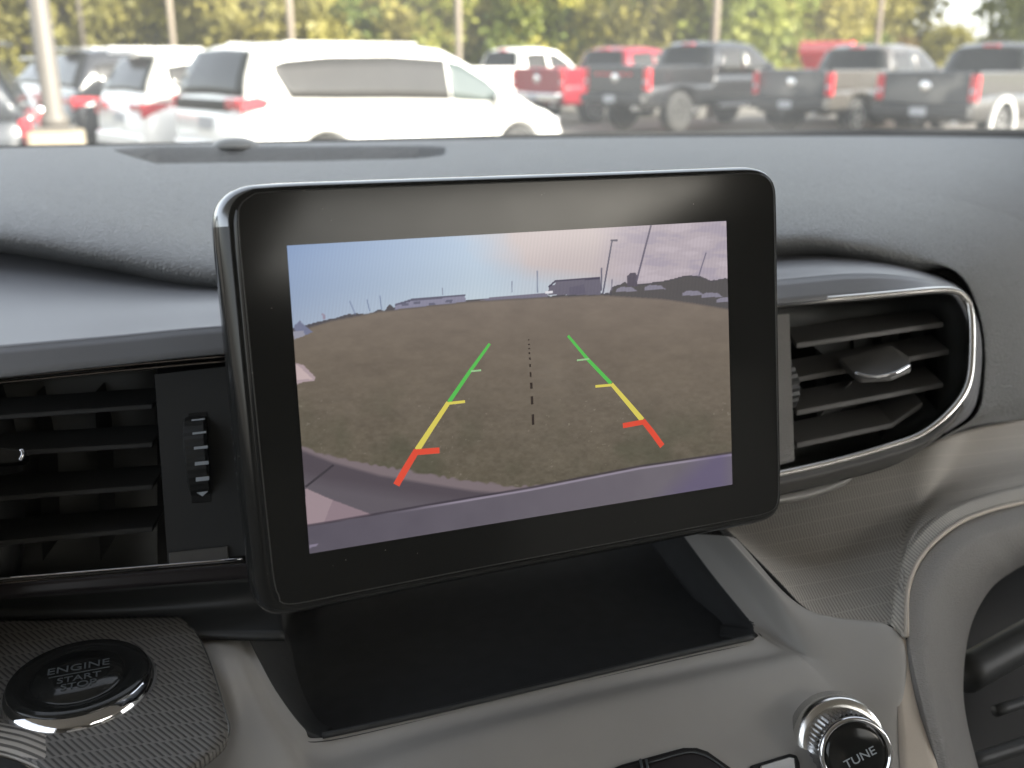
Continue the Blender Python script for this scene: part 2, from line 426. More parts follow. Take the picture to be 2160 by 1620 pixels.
    def mirror(s, x, z, m, sides=(-1,)):
        for sg in sides:
            c = Vector((x, sg * (s.W / 2 + .10), z))
            V = [];
            for j, (r, h) in enumerate(((.02, -.10), (.09, -.08), (.11, 0), (.09, .07), (.02, .09))):
                for k in range(12):
                    a = 2 * math.pi * k / 12; V.append(c + Vector((math.cos(a) * r * .7, math.sin(a) * r * 1.0, h)))
            f = [(j * 12 + k, j * 12 + (k + 1) % 12, (j + 1) * 12 + (k + 1) % 12, (j + 1) * 12 + k) for j in range(4) for k in range(12)]
            obj('wing_mirror', V, f + [tuple(range(11, -1, -1)), tuple(range(48, 60))], m, s.root, local=True)

WHITE = paint('white_paint', (.80, .80, .77)); DARKP = paint('near_black_paint', (.022, .023, .026)); MAROON = paint('maroon_paint', (.20, .012, .022))
GREYP = paint('sunlit_grey_paint', (.060, .055, .050)); CHARC_SHADE = paint('shaded_charcoal_paint', (.035, .037, .042)); REDP = paint('bright_red_paint', (.60, .02, .025))
SLATE = paint('slate_paint', (.03, .034, .04)); PALE = paint('pale_silver_paint', (.5, .5, .49)); BLACKP = paint('black_truck_paint', (.012, .0125, .014))

def corner(px, dep): return GP(px, dep) - SV * 1.0      # vehicle centre line given its right rear corner

# white minivan
v = Veh('white_minivan', 'white minivan parked side-on just beyond the dashboard, long dark side windows', 'van', corner(512, 11.6), HV,
        [(0, 1.0), (.05, 1.12), (3.9, 1.03), (4.35, 1.0), (4.75, .90), (5.05, .76), (5.18, .55)],
        [(0, 1.12), (.6, 1.16), (3.9, 1.0), (4.6, .95)],
        [(.06, 1.13), (.14, 1.40), (.30, 1.68), (.50, 1.755), (1.2, 1.79), (2.4, 1.78), (3.0, 1.72), (3.5, 1.50), (4.0, 1.22), (4.45, .98)], 2.0, .80, (1.08, 4.17), .35)
v.mk_body(WHITE); v.mk_green(WHITE)
v.side_window([.42, .62, 1.2, 2.1, 2.9, 2.95], [1.52, 1.17, 1.15, 1.13, 1.10, 1.10], [1.53, 1.585, 1.63, 1.64, 1.60, 1.59], GLASS2, (-1, 1))
v.side_window([2.98, 3.2, 3.6, 3.93], [1.10, 1.08, 1.055, 1.04], [1.585, 1.54, 1.33, 1.07], pbr('pale_door_glass', (.045, .058, .054), .1, spec=.9, noise=3), (-1, 1), 'front_window')
v.end_window(.075, .31, .88, .70, GLASS, 'rear_window'); v.end_window(4.3, 3.15, .82, .66, GLASS2, 'windshield')
v.poly_side('tail_light', [(-.015, 1.02), (.30, 1.06), (.34, 1.15), (.20, 1.20), (-.005, 1.17)], -.985, .10, RED)
v.poly_side('tail_light', [(-.015, 1.02), (.30, 1.06), (.34, 1.15), (.20, 1.20), (-.005, 1.17)], .885, .10, RED)
v.box('tailgate_trim', (-.02, .06, -.62, .80, 1.02, 1.15), GLASS, .01); v.box('lamp_strip', (-.03, .02, -.90, -.58, 1.05, 1.17), RED, .015)
v.box('licence_plate', (-.03, 0, -.17, .17, .80, .95), PLATE, .004)
v.box('rear_bumper', (-.06, .10, -.90, .90, .40, .66), WHITE, .04); v.box('headlight', (4.86, 5.07, -.82, -.55, .68, .80), PLATE, .03)
v.box('roof_rail', (.7, 2.6, -.74, -.70, 1.77, 1.80), PALE, .01); v.box('roof_rail', (.7, 2.6, .70, .74, 1.77, 1.80), PALE, .01)
v.mirror(3.72, 1.10, WHITE, (-1, 1)); v.mk_wheels(RIM); v.poly_side('door_handle', [(2.62, .93), (2.85, .93), (2.85, .96), (2.62, .96)], -1.012, .03, PALE)

def suv(name, label, pos, head, m, glass=GLASS, W=1.88, H=1.68, L=4.6, rail=PALE, bars=True):
    s = Veh(name, label, 'suv', pos, head, [(0, .95), (.05, 1.06), (3.1, 1.04), (3.5, 1.03), (4.2, .92), (L - .1, .78), (L, .55)],
            [(0, 1.06), (3.5, 1.0)], [(.06, 1.07), (.16, 1.30), (.36, H - .08), (.6, H), (1.6, H + .03), (2.4, H), (2.9, H - .18), (3.5, 1.02)], W, .68, (.95, 3.7), .35)
    s.mk_body(m); s.mk_green(m)
    s.side_window([.42, .7, 1.2, 2.2, 2.9, 3.2], [1.3, 1.12, 1.10, 1.08, 1.07, 1.06], [1.50, 1.54, 1.56, 1.55, 1.40, 1.14], GLASS2, (-1, 1))
    s.end_window(.10, .37, .80, .62, glass, 'rear_window'); s.end_window(3.42, 2.5, .78, .6, GLASS2, 'windshield')
    for sg in (-1, 1):
        y = -W / 2 * .965 if sg < 0 else W / 2 * .965 - .10
        s.poly_side('tail_light', [(-.02, .84), (.12, .90), (.42, 1.0), (.42, 1.03), (-.02, 1.04)] if bars else [(-.02, .74), (.06, .78), (.10, 1.02), (-.02, 1.06)], y + (0 if bars or sg < 0 else .06), .10 if bars else .04, RED)
        if bars: s.box('tail_light_bar', (-.03, .01, (-.86 if sg < 0 else .42), (-.42 if sg < 0 else .86), .93, 1.02), RED, .01)
    s.box('rear_bumper', (-.07, .12, -.84, .84, .38, .62), m, .04); s.box('bumper_trim', (-.085, 0, -.75, .75, .34, .46), TRIM, .02)
    s.box('licence_plate', (-.03, 0, -.16, .16, .76, .90), PLATE, .004); s.box('rear_spoiler', (.14, .5, -.56, .56, H - .01, H + .03), m, .012)
    for y in (-.62, .60): s.box('roof_rail', (.75, 2.3, y, y + .03, H + .0, H + .05), rail, .01)
    s.mk_wheels(RIM); s.mirror(3.0, 1.12, m, (-1, 1)); return s
suv('white_suv', 'white suv with a red tail lamp parked left of the white minivan', corner(306, 13.7), HV, WHITE)
suv('dark_suv', 'dark suv with a wide red lamp bar, parked between white suv and lamp post', corner(158, 15.9), HV, DARKP, H=1.74)
suv('silver_suv', 'pale silver suv mostly hidden behind the tall lamp post', corner(90, 18.1), HV, PALE, H=1.6)
HL = -RT * math.cos(R(21)) - FH * math.sin(R(21))
sv_left = Vector((HL.y, -HL.x, 0))
suv('slate_suv', 'slate blue suv cut off by the photo edge, in front of the lamp post', GP(76, 10.2) + HL * .10 + sv_left * .94, HL, SLATE, W=1.9, H=1.74, bars=False)

def pickup(name, label, px, dep, m, side_m=None, glass=GLASS, lift=0, rim=RIM, rail=None, step=False, bumper=CHR, gate=None, flare=None, head=HV, rear=True, hood_up=False, wr=.40, W=1.98, B=.38):
    pos = GP(px, dep) - Vector((head.y, -head.x, 0)) * (W / 2)
    z = lift
    s = Veh(name, label, 'pickup truck', pos, head, [(0, 1.02 + z), (1.88 + B, 1.02 + z), (1.9 + B, 1.22 + z), (4.2 + B, 1.22 + z), (4.5 + B, 1.20 + z), (5.4 + B, 1.10 + z), (5.7 + B, .95 + z), (5.8 + B, .7 + z)],
            [(0, 1.22 + z), (4.5 + B, 1.20 + z)], [(x_ + B, z_ + z) for x_, z_ in ((1.92, 1.23), (1.98, 1.50), (2.08, 1.82), (2.3, 1.90), (3.0, 1.92), (3.6, 1.86), (4.0, 1.60), (4.45, 1.21))], W, .74, (1.15, 4.75 + B), wr)
    m2 = side_m or m
    s.mk_body(m2, .48 + z); s.mk_green(m2)
    for y in (-W / 2 + .005, W / 2 - .085):
        s.box('bed_side', (.03, 1.90 + B, y, y + .08, .98 + z, 1.385 + z), m2, .025)
    tg = s.box('tailgate', (-.03, .05, -W / 2 + .16, W / 2 - .16, .80 + z, 1.385 + z), m, .02)
    V, Fc = lathe_data(Vector((-.03, 0, 1.12 + z)), Vector((-1, 0, 0)), Vector((0, 1, 0)), [(.11, 0), (.11, .012), (.07, .02), (.01, .02)], 20)
    obj('badge', V, Fc, CHR, tg, local=True)
    V, Fc = boxes_data([(-.045, -.025, -.12, .12, 1.27 + z, 1.32 + z)]); obj('gate_handle', V, Fc, TRIM, tg, local=True, smooth=False)
    if gate:
        V, Fc = boxes_data([(-.04, -.025, -.5 + .2 * i, -.38 + .2 * i, 1.17 + z, 1.23 + z) for i in range(6)] ); obj('gate_lettering', V, Fc, gate, tg, local=True, smooth=False)
    for y in (-W / 2 + .0, W / 2 - .16):
        t = s.box('tail_light', (-.04, .10, y, y + .155, .86 + z, 1.33 + z), RED, .02)
        V, Fc = boxes_data([(-.047, -.03, y + .03, y + .125, 1.0 + z, 1.09 + z)]); obj('reverse_lamp', V, Fc, PLATE, t, local=True, smooth=False)
    s.box('rear_bumper', (-.20, .02, -W / 2 + .04, W / 2 - .04, .58 + z, .78 + z), bumper, .04)
    s.box('licence_plate', (-.22, -.19, -.16, .16, .60 + z, .75 + z), PLATE, .004)
    s.box('hitch', (-.30, .3, -.06, .06, .46 + z, .56 + z), TRIM, .01); s.box('exhaust', (-.12, .5, -.70, -.60, .44 + z, .53 + z), RIM, .02)
    s.end_window(1.935 + B, 2.075 + B, .80, .66, glass, 'rear_window')
    s.end_window(4.38 + B, 3.72 + B, .8, .66, GLASS2, 'windshield')
    s.side_window([2.25 + B, 2.30 + B, 3.06 + B], [1.30 + z, 1.27 + z, 1.26 + z], [1.70 + z, 1.75 + z, 1.78 + z], GLASS2, (-1, 1), 'rear_side_window')
    s.side_window([3.14 + B, 3.5 + B, 3.9 + B, 4.12 + B], [1.26 + z, 1.25 + z, 1.25 + z, 1.25 + z], [1.77 + z, 1.73 + z, 1.50 + z, 1.30 + z], GLASS2, (-1, 1), 'front_window')
    s.box('brake_lamp', (2.05 + B, 2.12 + B, -.16, .16, 1.83 + z, 1.88 + z), RED, .005)
    if step: s.box('running_board', (2.1 + B, 4.2 + B, -W / 2 - .10, -W / 2 + .1, .44 + z, .52 + z), RIM, .02)
    for xc in s.wheels:
        if flare:
            a = np.linspace(-.15, math.pi + .15, 17); r0, r1 = wr + .05, wr + .15
            s_pts = [(xc + r1 * math.cos(q), wr + r1 * math.sin(q)) for q in a] + [(xc + r0 * math.cos(q), wr + r0 * math.sin(q)) for q in a[::-1]]
            s.poly_side('fender_flare', s_pts, -W / 2 - .035, .06, flare, .006)
    s.mirror(3.85 + B, 1.34 + z, m2, (-1, 1)); s.mk_wheels(rim, .30); return s
pickup('white_pickup', 'white pickup behind the nose of the minivan, farthest truck', 967, 28.7, WHITE)
pickup('maroon_pickup', 'maroon pickup with a red bed side and round tailgate badge', 1190, 26, MAROON, side_m=MAROON)
pickup('black_pickup', 'lifted black pickup with knobbly tyres and running board', 1368, 22.6, DARKP, side_m=BLACKP, lift=.08, step=True, bumper=TRIM, gate=RED, wr=.46, rim=RIMD)
pickup('grey_pickup', 'warm grey pickup whose shaded tailgate faces the camera, red hood behind it', 1754, 21.6, CHARC_SHADE, side_m=GREYP, bumper=TRIM)  # one grey truck: tailgate shade and sunlit side are put into two paints
pickup('charcoal_pickup', 'charcoal pickup at right edge with pale wheel arch flares', 2062, 18.6, CHARC_SHADE, side_m=paint('stone_grey_paint', (.036, .034, .032)), bumper=TRIM, flare=PALE)
# red car with its hood up, behind the grey pickup
HR = -RT * math.cos(R(38)) - FH * math.sin(R(38))
v = Veh('red_car', 'bright red car with raised hood standing behind the grey pickup', 'car', GP(1742, 27.0) - HR * 2.85, HR,
        [(0, .95), (.05, 1.05), (1.6, 1.04), (2.6, 1.02), (3.4, .90), (3.5, .55)], [(0, 1.05), (2.4, 1.0)],
        [(.1, 1.06), (.35, 1.55), (.8, 1.66), (1.5, 1.64), (2.3, 1.04)], 1.84, .64, (.7, 2.95), .34)
v.mk_body(REDP); v.mk_green(REDP); v.side_window([.4, .8, 1.4, 1.9], [1.12, 1.1, 1.08, 1.07], [1.42, 1.5, 1.5, 1.2], GLASS, (-1, 1)); v.mk_wheels(RIM)
hp = [(2.35, 1.04), (2.62, 1.62), (2.95, 2.04), (3.10, 2.02), (3.12, 1.75), (2.75, 1.25), (2.55, 1.0)]
V, Fc = prism_data([(x, -.80, z) for x, z in hp], [(x, .80, z) for x, z in hp]); bevel(obj('raised_hood', V, Fc, REDP, v.root, local=True, smooth=False), .06, 3)

# lamp post in its concrete footing
CONC = pbr('cast_concrete', (.24, .205, .15), .85, noise=6, bump=(25, .4, 'noise'), var=.2)
POST = pbr('painted_post', (.085, .076, .065), .55, noise=5)
pb = GP(108, 10.3)
lp = thing('lamp_post', 'tall tapered lamp post on a square concrete footing, at left', 'lamp post', pb)
V, Fc = boxes_data([(-.26, .26, -.26, .26, 0, .92)]); o = obj('footing', V, Fc, CONC, lp, local=True, smooth=False); bevel(o, .04, 3)
V, Fc = boxes_data([(-.19, .19, -.19, .19, .92, .96)]); o = obj('base_plate', V, Fc, POST, lp, local=True, smooth=False); bevel(o, .01)
lathe('post', Vector((0, 0, .96)), Vector((0, 0, 1)), Vector((1, 0, 0)), [(.14, 0), (.13, .10), (.098, .13), (.088, 3), (.06, 8.5)], POST, lp, 20, local=True)
V, Fc = boxes_data([(-.08, 1.1, -.03, .03, 9.2, 9.28), (.7, 1.3, -.18, .18, 9.12, 9.28)]); obj('lamp_head', V, Fc, POST, lp, local=True, smooth=False)
WOOD = pbr('weathered_pole_wood', (.19, .16, .125), .85, noise=12, bump=(40, .4, 'noise'), var=.2)
for px, dep, r, lab in ((190, 36, .07, 'thin timber pole above the dark suv at left'), (376, 33, .10, 'timber pole rising behind the white suv roof'), (622, 31, .11, 'timber pole rising behind the minivan roof'),
                   (969, 30, .10, 'timber pole just beyond the minivan windshield'), (1500, 29, .11, 'timber pole rising behind the black pickup roof'), (1838, 31, .08, 'timber pole rising behind the grey pickup cab')):
    t = thing('utility_pole', lab, 'pole', GP(px, dep), 0, 'timber poles along the lot')
    lathe('shaft', Vector((0, 0, 0)), Vector((0, 0, 1)), Vector((1, 0, 0)), [(r, 0), (r * .95, 4), (r * .7, 9)], WOOD, t, 14, local=True)
    V, Fc = boxes_data([(-.9, .9, -.05, .05, 8.3, 8.42)]); obj('crossarm', V, Fc, WOOD, t, local=True, smooth=False)

# ------------------------------------------------------------------ trees
def leaf_mat(name, c1, c2):
    m, t, b = nodes_of(name); L = t.links.new
    oi = N(t, 'ShaderNodeObjectInfo'); tc = N(t, 'ShaderNodeTexCoord'); nz = N(t, 'ShaderNodeTexNoise', Scale=.8, Detail=3.0)
    L(tc.outputs['Object'], nz.inputs['Vector'])
    ad = N(t, 'ShaderNodeMath', _operation='ADD'); L(nz.outputs['Fac'], ad.inputs[0]); mu = N(t, 'ShaderNodeMath', _operation='MULTIPLY_ADD'); mu.inputs[1].default_value = .5; mu.inputs[2].default_value = -.25
    L(oi.outputs['Random'], mu.inputs[0]); L(mu.outputs[0], ad.inputs[1])
    cr = N(t, 'ShaderNodeValToRGB'); cr.color_ramp.elements[0].position = .3; cr.color_ramp.elements[1].position = .7
    cr.color_ramp.elements[0].color = (*c1, 1); cr.color_ramp.elements[1].color = (*c2, 1); L(ad.outputs[0], cr.inputs[0])
    L(cr.outputs[0], b.inputs['Base Color']); b.inputs['Roughness'].default_value = .6
    tr = N(t, 'ShaderNodeBsdfTranslucent'); L(cr.outputs[0], tr.inputs['Color']); mx = N(t, 'ShaderNodeMixShader', Fac=.45)
    L(b.outputs[0], mx.inputs[1]); L(tr.outputs[0], mx.inputs[2]); L(mx.outputs[0], t.nodes['Material Output'].inputs['Surface'])
    return m
LEAF = {'yellow': leaf_mat('yellow_leaves', (.22, .20, .04), (.38, .35, .06)), 'green': leaf_mat('green_leaves', (.12, .16, .03), (.27, .28, .05)),
        'olive': leaf_mat('olive_leaves', (.16, .15, .04), (.32, .28, .07)), 'rust': leaf_mat('rust_leaves', (.15, .10, .035), (.30, .17, .05))}
BARK = pbr('bark', (.09, .075, .06), .9, noise=12, bump=(30, .6, 'noise'), var=.3)
def crown_mesh(seed, kind, H):
    rg = np.random.default_rng(seed); V, Fc = [], []
    for c in range(85):
        u = rg.normal(size=3); u /= np.linalg.norm(u); rr = rg.uniform(.25, 1) ** .5
        zf = .5 + .5 * u[2] * rr
        c0 = np.array([u[0] * rr * 2.0, u[1] * rr * 2.0, H * (.06 + .94 * zf)])
        cs = rg.uniform(.35, .75)
        for k in range(34):
            p = c0 + rg.normal(size=3) * cs * .55; s = rg.uniform(.11, .24)
            a = rg.normal(size=3); a /= np.linalg.norm(a); b = np.cross(a, rg.normal(size=3)); b /= np.linalg.norm(b)
            i = len(V); V += [tuple(p - a * s), tuple(p + b * s * .6), tuple(p + a * s), tuple(p - b * s * .6)]; Fc.append((i, i + 1, i + 2, i + 3))
    me = bpy.data.meshes.new('crown'); me.from_pydata(V, [], Fc); me.materials.append(LEAF[kind]); return me
def trunk_mesh(H):
    V, Fc = [], []
    def limb(a, b, r0, r1):
        v, f = [], []
        d = (b - a).normalized(); x = d.orthogonal().normalized(); y = d.cross(x); n0 = len(V)
        for p, r in ((a, r0), ((a + b) / 2 + x * .05, (r0 + r1) / 2), (b, r1)):
            for k in range(8): V.append(tuple(p + x * r * math.cos(k * math.pi / 4) + y * r * math.sin(k * math.pi / 4)))
        for j in range(2):
            for k in range(8): Fc.append((n0 + j * 8 + k, n0 + j * 8 + (k + 1) % 8, n0 + (j + 1) * 8 + (k + 1) % 8, n0 + (j + 1) * 8 + k))
    limb(Vector((0, 0, 0)), Vector((.1, 0, H * .75)), .16, .05)
    for i in range(6):
        z = H * (.22 + .08 * i); a = i * 2.4; limb(Vector((.03, 0, z)), Vector((1.2 * math.cos(a), 1.2 * math.sin(a), z + H * .2)), .06, .02)
    me = bpy.data.meshes.new('trunk'); me.from_pydata(V, [], Fc); me.materials.append(BARK); return me
CR = {k: [crown_mesh(11 * i + j, k, 6.0) for j in range(2)] for i, k in enumerate(LEAF)}; TR = trunk_mesh(6.0)
TL = {'yellow': 'yellow-green leafy tree in the tree line behind the lot', 'green': 'green leafy tree in the tree line behind the lot',
      'olive': 'dull olive leafy tree in the tree line behind the lot', 'rust': 'rust-tinged leafy tree in the tree line behind the lot'}
rg = random.Random(3)
def plant(px, dep, kind, sc):
    t = thing('leafy_tree', TL[kind], 'tree', GP(px, dep), rg.uniform(0, 6.28), 'trees in the tree line (%s)' % kind)
    t.scale = (sc * rg.uniform(.95, 1.2), sc * rg.uniform(.95, 1.2), sc * rg.uniform(.9, 1.15))
    obj('crown', 0, 0, 0, t, mesh=rg.choice(CR[kind])); obj('trunk', 0, 0, 0, t, mesh=TR)
ks = 'yellow yellow yellow olive yellow olive yellow olive olive yellow green olive green olive green yellow green olive green green yellow olive green rust yellow olive green green'.split()
for i in range(28):
    px = -150 + i * 90 + rg.uniform(-25, 25); sc = 1.0 if not 1830 < px < 2130 else .44
    plant(px, 42 + rg.uniform(-2, 3), ks[i % len(ks)], sc * rg.uniform(.8, 1.1))
for i in range(30):
    px = -200 + i * 88 + rg.uniform(-30, 30); sc = 1.35 if not 1840 < px < 2130 else .46
    plant(px, 50 + rg.uniform(-2, 4), rg.choice(['olive', 'green', 'green', 'yellow'] if i > 9 else ['yellow', 'olive', 'yellow']), sc)
for i in range(26):
    px = -200 + i * 102 + rg.uniform(-30, 30); sc = 1.7 if not 1830 < px < 2130 else .50
    plant(px, 60 + rg.uniform(-2, 4), rg.choice(['olive', 'green']), sc)

# ------------------------------------------------------------------ our own car: roof, windshield
HEAD = pbr('headliner_cloth', (.55, .52, .47), .9, noise=200, bump=(900, .3, 'noise'))
V, Fc = boxes_data([(-.65, 1.25, -.66, .50, CZ + .25, CZ + .29), (-.65, 1.25, -2.2, -1.40, CZ + .25, CZ + .29), (-.65, .26, -1.40, -.66, CZ + .25, CZ + .29), (1.04, 1.25, -1.40, -.66, CZ + .25, CZ + .29)])  # opening left in the unseen roof, added to light the console
roof = obj('car_roof', V, Fc, HEAD, smooth=False); roof['kind'] = 'structure'

mt_, t_, b_ = nodes_of('added_moonroof_tint'); t_.nodes.remove(b_)
tr_ = N(t_, 'ShaderNodeBsdfTransparent'); tr_.inputs['Color'].default_value = (.74, .73, .70, 1); t_.links.new(tr_.outputs[0], t_.nodes['Material Output'].inputs['Surface'])
V, Fc = boxes_data([(.255, 1.045, -1.405, -.655, CZ + .292, CZ + .298)]); obj('added_moonroof_glass', V, Fc, mt_, roof, smooth=False)  # unseen tinted sheet, added to dim the light through that opening
SEATM = pbr('seat_cloth', (.42, .39, .35), .85, noise=60, bump=(700, .4, 'noise'))
for x0, lab in ((-.42, 'dark cloth seat behind the camera, driver side'), (.52, 'dark cloth seat behind the camera, passenger side')):
    st = thing('car_seat', lab, 'seat', Vector((x0 + .25, -.6, .75)), 0, 'front seats of the car')
    for nm, bx in (('cushion', (x0, x0 + .5, -.75, -.2, .75, .95)), ('backrest', (x0, x0 + .5, -.85, -.68, .95, 1.55)), ('headrest', (x0 + .12, x0 + .38, -.86, -.74, 1.58, 1.78))):
        V, Fc = boxes_data([bx]); bevel(obj(nm, V, Fc, SEATM, st, smooth=False), .05, 3)
V, Fc = boxes_data([(-.68, -.62, -2.2, .75, .3, 1.42), (1.22, 1.28, -2.2, .75, .3, 1.42), (-.62, 1.22, -2.2, -2.1, .3, CZ + .25), (-.66, -.63, -2.1, -.62, 1.42, CZ + .25), (1.23, 1.26, -2.1, -.62, 1.42, CZ + .25), (-.62, 1.22, -2.1, .7, .3, .36), (-.62, 1.22, -1.75, -1.55, .36, 1.5),
                    (-.68, -.62, -.62, -.50, 1.42, CZ + .25), (1.22, 1.28, -.62, -.50, 1.42, CZ + .25), (1.24, 1.28, .05, 1.15, 1.42, CZ + .25)])  # last box: blocker added over the front right window against a sun patch
cs = obj('cabin_walls_and_blocker', V, Fc, pbr('door_card_plastic', (.30, .285, .26), .6, noise=40), smooth=False); cs['kind'] = 'structure'
sw = thing('steering_wheel', 'black steering wheel to the left of the dashboard vents', 'steering wheel', P(-1180, 1150, .38))
wc = Vector(sw.location); wx, wy, wz = frame_of(Vector((.1, -.93, .36)), Vector((1, 0, 0)))
ring_ = [wc + wx * (.185 * math.cos(a)) + wy * (.185 * math.sin(a)) for a in np.linspace(0, 2 * math.pi, 41)]
tube('rim', ring_, .016, M['black_panel'], sw, 10, 1, smooth=False)
lathe('hub', wc - wz * .03, wz, wx, [(.07, 0), (.075, .02), (.05, .035), (.01, .04)], M['black_panel'], sw, 24)
for a in (0, math.pi, -math.pi / 2): tube('spoke', [wc - wz * .012, wc + wx * (.18 * math.cos(a)) + wy * (.18 * math.sin(a))], .014, M['black_panel'], sw, 8, 1, smooth=False)
tube('added_column_shroud', [P(-520, 1250, .36), P(-330, 1180, .40), P(-240, 1100, .50)], .055, M['black_panel'], sw, 14, 4)  # unseen, added to keep light from the left off the console
ch = thing('instrument_cluster', 'black hooded instrument cluster behind the steering wheel', 'instrument cluster', P(-600, 760, .55))
cp0 = Vector(ch.location); V, Fc = boxes_data([(-.17, .12, -.02, .10, -.10, .035)]); bevel(obj('hood', [cp0 + Vector(q) for q in V], Fc, M['black_panel'], ch, smooth=False), .02, 3)
def glass_mat():
    m, t, b = nodes_of('dusty_windshield_glass'); L = t.links.new
    t.nodes.remove(b)
    tr = N(t, 'ShaderNodeBsdfTransparent'); tr.inputs['Color'].default_value = (.955, .965, .95, 1)
    gl = N(t, 'ShaderNodeBsdfGlossy', Roughness=.03); df = N(t, 'ShaderNodeBsdfTranslucent'); df.inputs['Color'].default_value = (.75, .72, .64, 1)
    fr = N(t, 'ShaderNodeFresnel', IOR=1.3); mx = N(t, 'ShaderNodeMixShader')
    L(fr.outputs[0], mx.inputs[0]); L(tr.outputs[0], mx.inputs[1]); L(gl.outputs[0], mx.inputs[2])
    tc = N(t, 'ShaderNodeTexCoord'); nz = N(t, 'ShaderNodeTexNoise', Scale=5.0, Detail=5.0); L(tc.outputs['Object'], nz.inputs['Vector'])
    mu = N(t, 'ShaderNodeMath', _operation='MULTIPLY'); mu.inputs[1].default_value = .20; L(nz.outputs['Fac'], mu.inputs[0])
    m2 = N(t, 'ShaderNodeMixShader'); L(mu.outputs[0], m2.inputs[0]); L(mx.outputs[0], m2.inputs[1]); L(df.outputs[0], m2.inputs[2])
    L(m2.outputs[0], t.nodes['Material Output'].inputs['Surface']); return m
FAR = [(-300, 320, .86), (0, 312, .92), (230, 307, .98), (460, 303, 1.02), (800, 297, 1.07), (1200, 290, 1.14), (1640, 287, 1.22), (1900, 287, 1.27), (2160, 290, 1.33), (2500, 300, 1.30)]
ws = thing('windshield', 'dusty curved windshield rising from the back of the dashboard', 'windshield', P(1080, 280, 1.15))
bot = [P(x, y + 12, d + .035) for x, y, d in FAR]
top = [Vector((b.x * .9 + .02, .515, CZ + .262)) for b in bot]
midr = [a.lerp(b, .5) + Vector((0, .012, .01)) for a, b in zip(bot, top)]
gobj = loft('glass', [bot, midr, top], glass_mat(), ws, 6, 6, thick=0, px=False)
fb = [[P(x, y + 16, d + .018) for x, y, d in FAR], [P(x, y - 4 - max(0, (x - 600) * .009), d + .020) for x, y, d in FAR]]
loft('frit_band', fb, M['dark'], ws, 6, 2, thick=.002, px=False)

# ------------------------------------------------------------------ dashboard
dash = thing('dashboard', 'wide grey moulded dashboard spanning the whole view below the windshield', 'dashboard', P(1080, 900, .55))
LIP = [(-300, 470, .565), (0, 490, .55), (230, 530, .53), (460, 573, .515), (800, 590, .52), (1200, 560, .54), (1640, 497, .575), (1800, 505, .59), (1925, 530, .605), (2012, 562, .612), (2053, 606, .615), (2080, 692, .612), (2083, 790, .605), (2064, 872, .598), (1985, 925, .59)]
FARP = [(-300, 320, .86), (0, 312, .92), (230, 307, .98), (460, 303, 1.02), (800, 297, 1.07), (1200, 290, 1.14), (1640, 287, 1.22), (1900, 287, 1.27), (2160, 290, 1.33), (2500, 300, 1.30), (2750, 380, 1.2), (2800, 500, 1.0), (2780, 610, .88), (2720, 720, .80), (2500, 828, .72)]
M1 = [(-300, 370, .70), (0, 388, .665), (230, 428, .625), (460, 480, .595), (800, 478, .615), (1200, 440, .665), (1640, 395, .735), (1830, 395, .775), (2010, 420, .80), (2160, 470, .81), (2235, 545, .785), (2275, 640, .745), (2275, 745, .71), (2235, 825, .68), (2160, 884, .655)]
M0 = [tuple(np.array(a) * .5 + np.array(b) * .5) for a, b in zip(FARP, M1)]
M0 = [(x, 810 - (F * math.tan(PITCH - math.atan((CZ - ((P(*a).z + P(*b).z) / 2 + .004)) / d_))) if False else y, d_) for (x, y, d_), a, b in zip(M0, FARP, M1)]
ML = [(x, y - 22, d - .002 + .006) for x, y, d in LIP]
slot = [(236, 318), (330, 344), (600, 341), (880, 334), (930, 327), (942, 318), (925, 309), (600, 312), (320, 315)]
def proj(p):
    v = p - CAM; d = v.dot(FW); return 1080 + F * v.dot(RT) / d, 810 - F * v.dot(UP) / d, d
def in_poly(x, y, poly):
    c = False; n = len(poly)
    for i in range(n):
        x1, y1 = poly[i]; x2, y2 = poly[(i + 1) % n]
        if (y1 > y) != (y2 > y) and x < (x2 - x1) * (y - y1) / (y2 - y1) + x1: c = not c
    return c
def slot_push(p):
    x, y, d = proj(p)
    if not (150 < x < 1010 and 300 < y < 352): return p
    y0 = float(np.interp(x, [236, 330, 600, 880, 930, 942], [315, 309, 309.5, 308, 310, 318])); y1 = float(np.interp(x, [236, 330, 600, 880, 930, 942], [317, 345, 341, 334, 328, 319]))
    e = min((x - 236) / 40, (942 - x) / 16, (y - y0) / 1.6, (y1 - y) / 3.0); e = max(0, min(1, e))
    return p - Vector((0, 0, .019 * e * e * (3 - 2 * e)))
def p3(rows): return [[P(*q) for q in r] for r in rows]
rows = p3([FARP, M1]); mid3 = [a.lerp(b, .5) + Vector((0, 0, .002)) for a, b in zip(*rows)]
loft('upper_pad', [rows[0], mid3, rows[1]], M['pad'], dash, 44, 70, thick=0, displace=slot_push, px=False)
roll = [(x, y + (34 if k < 5 else 40 if k < 9 else 6), d + .012) if k < 9 else (x - 4, y + 4, d + .012) for k, (x, y, d) in enumerate(LIP)]
lipm = [a.lerp(b, .62) + Vector((0, 0, .0035)) for a, b in zip(p3([M1])[0], p3([LIP])[0])]
loft('pad_lip', [p3([M1])[0], lipm, p3([LIP])[0], p3([roll])[0], [P(x, y + 8, d + .05) if k < 9 else P(x - 6, y + 6, d + .03) for k, (x, y, d) in enumerate(roll)], [P(x, y - 20, d + .10) if k < 9 else P(x - 10, y, d + .09) for k, (x, y, d) in enumerate(roll)]], M['pad'], dash, 14, 10, thick=0, px=False)
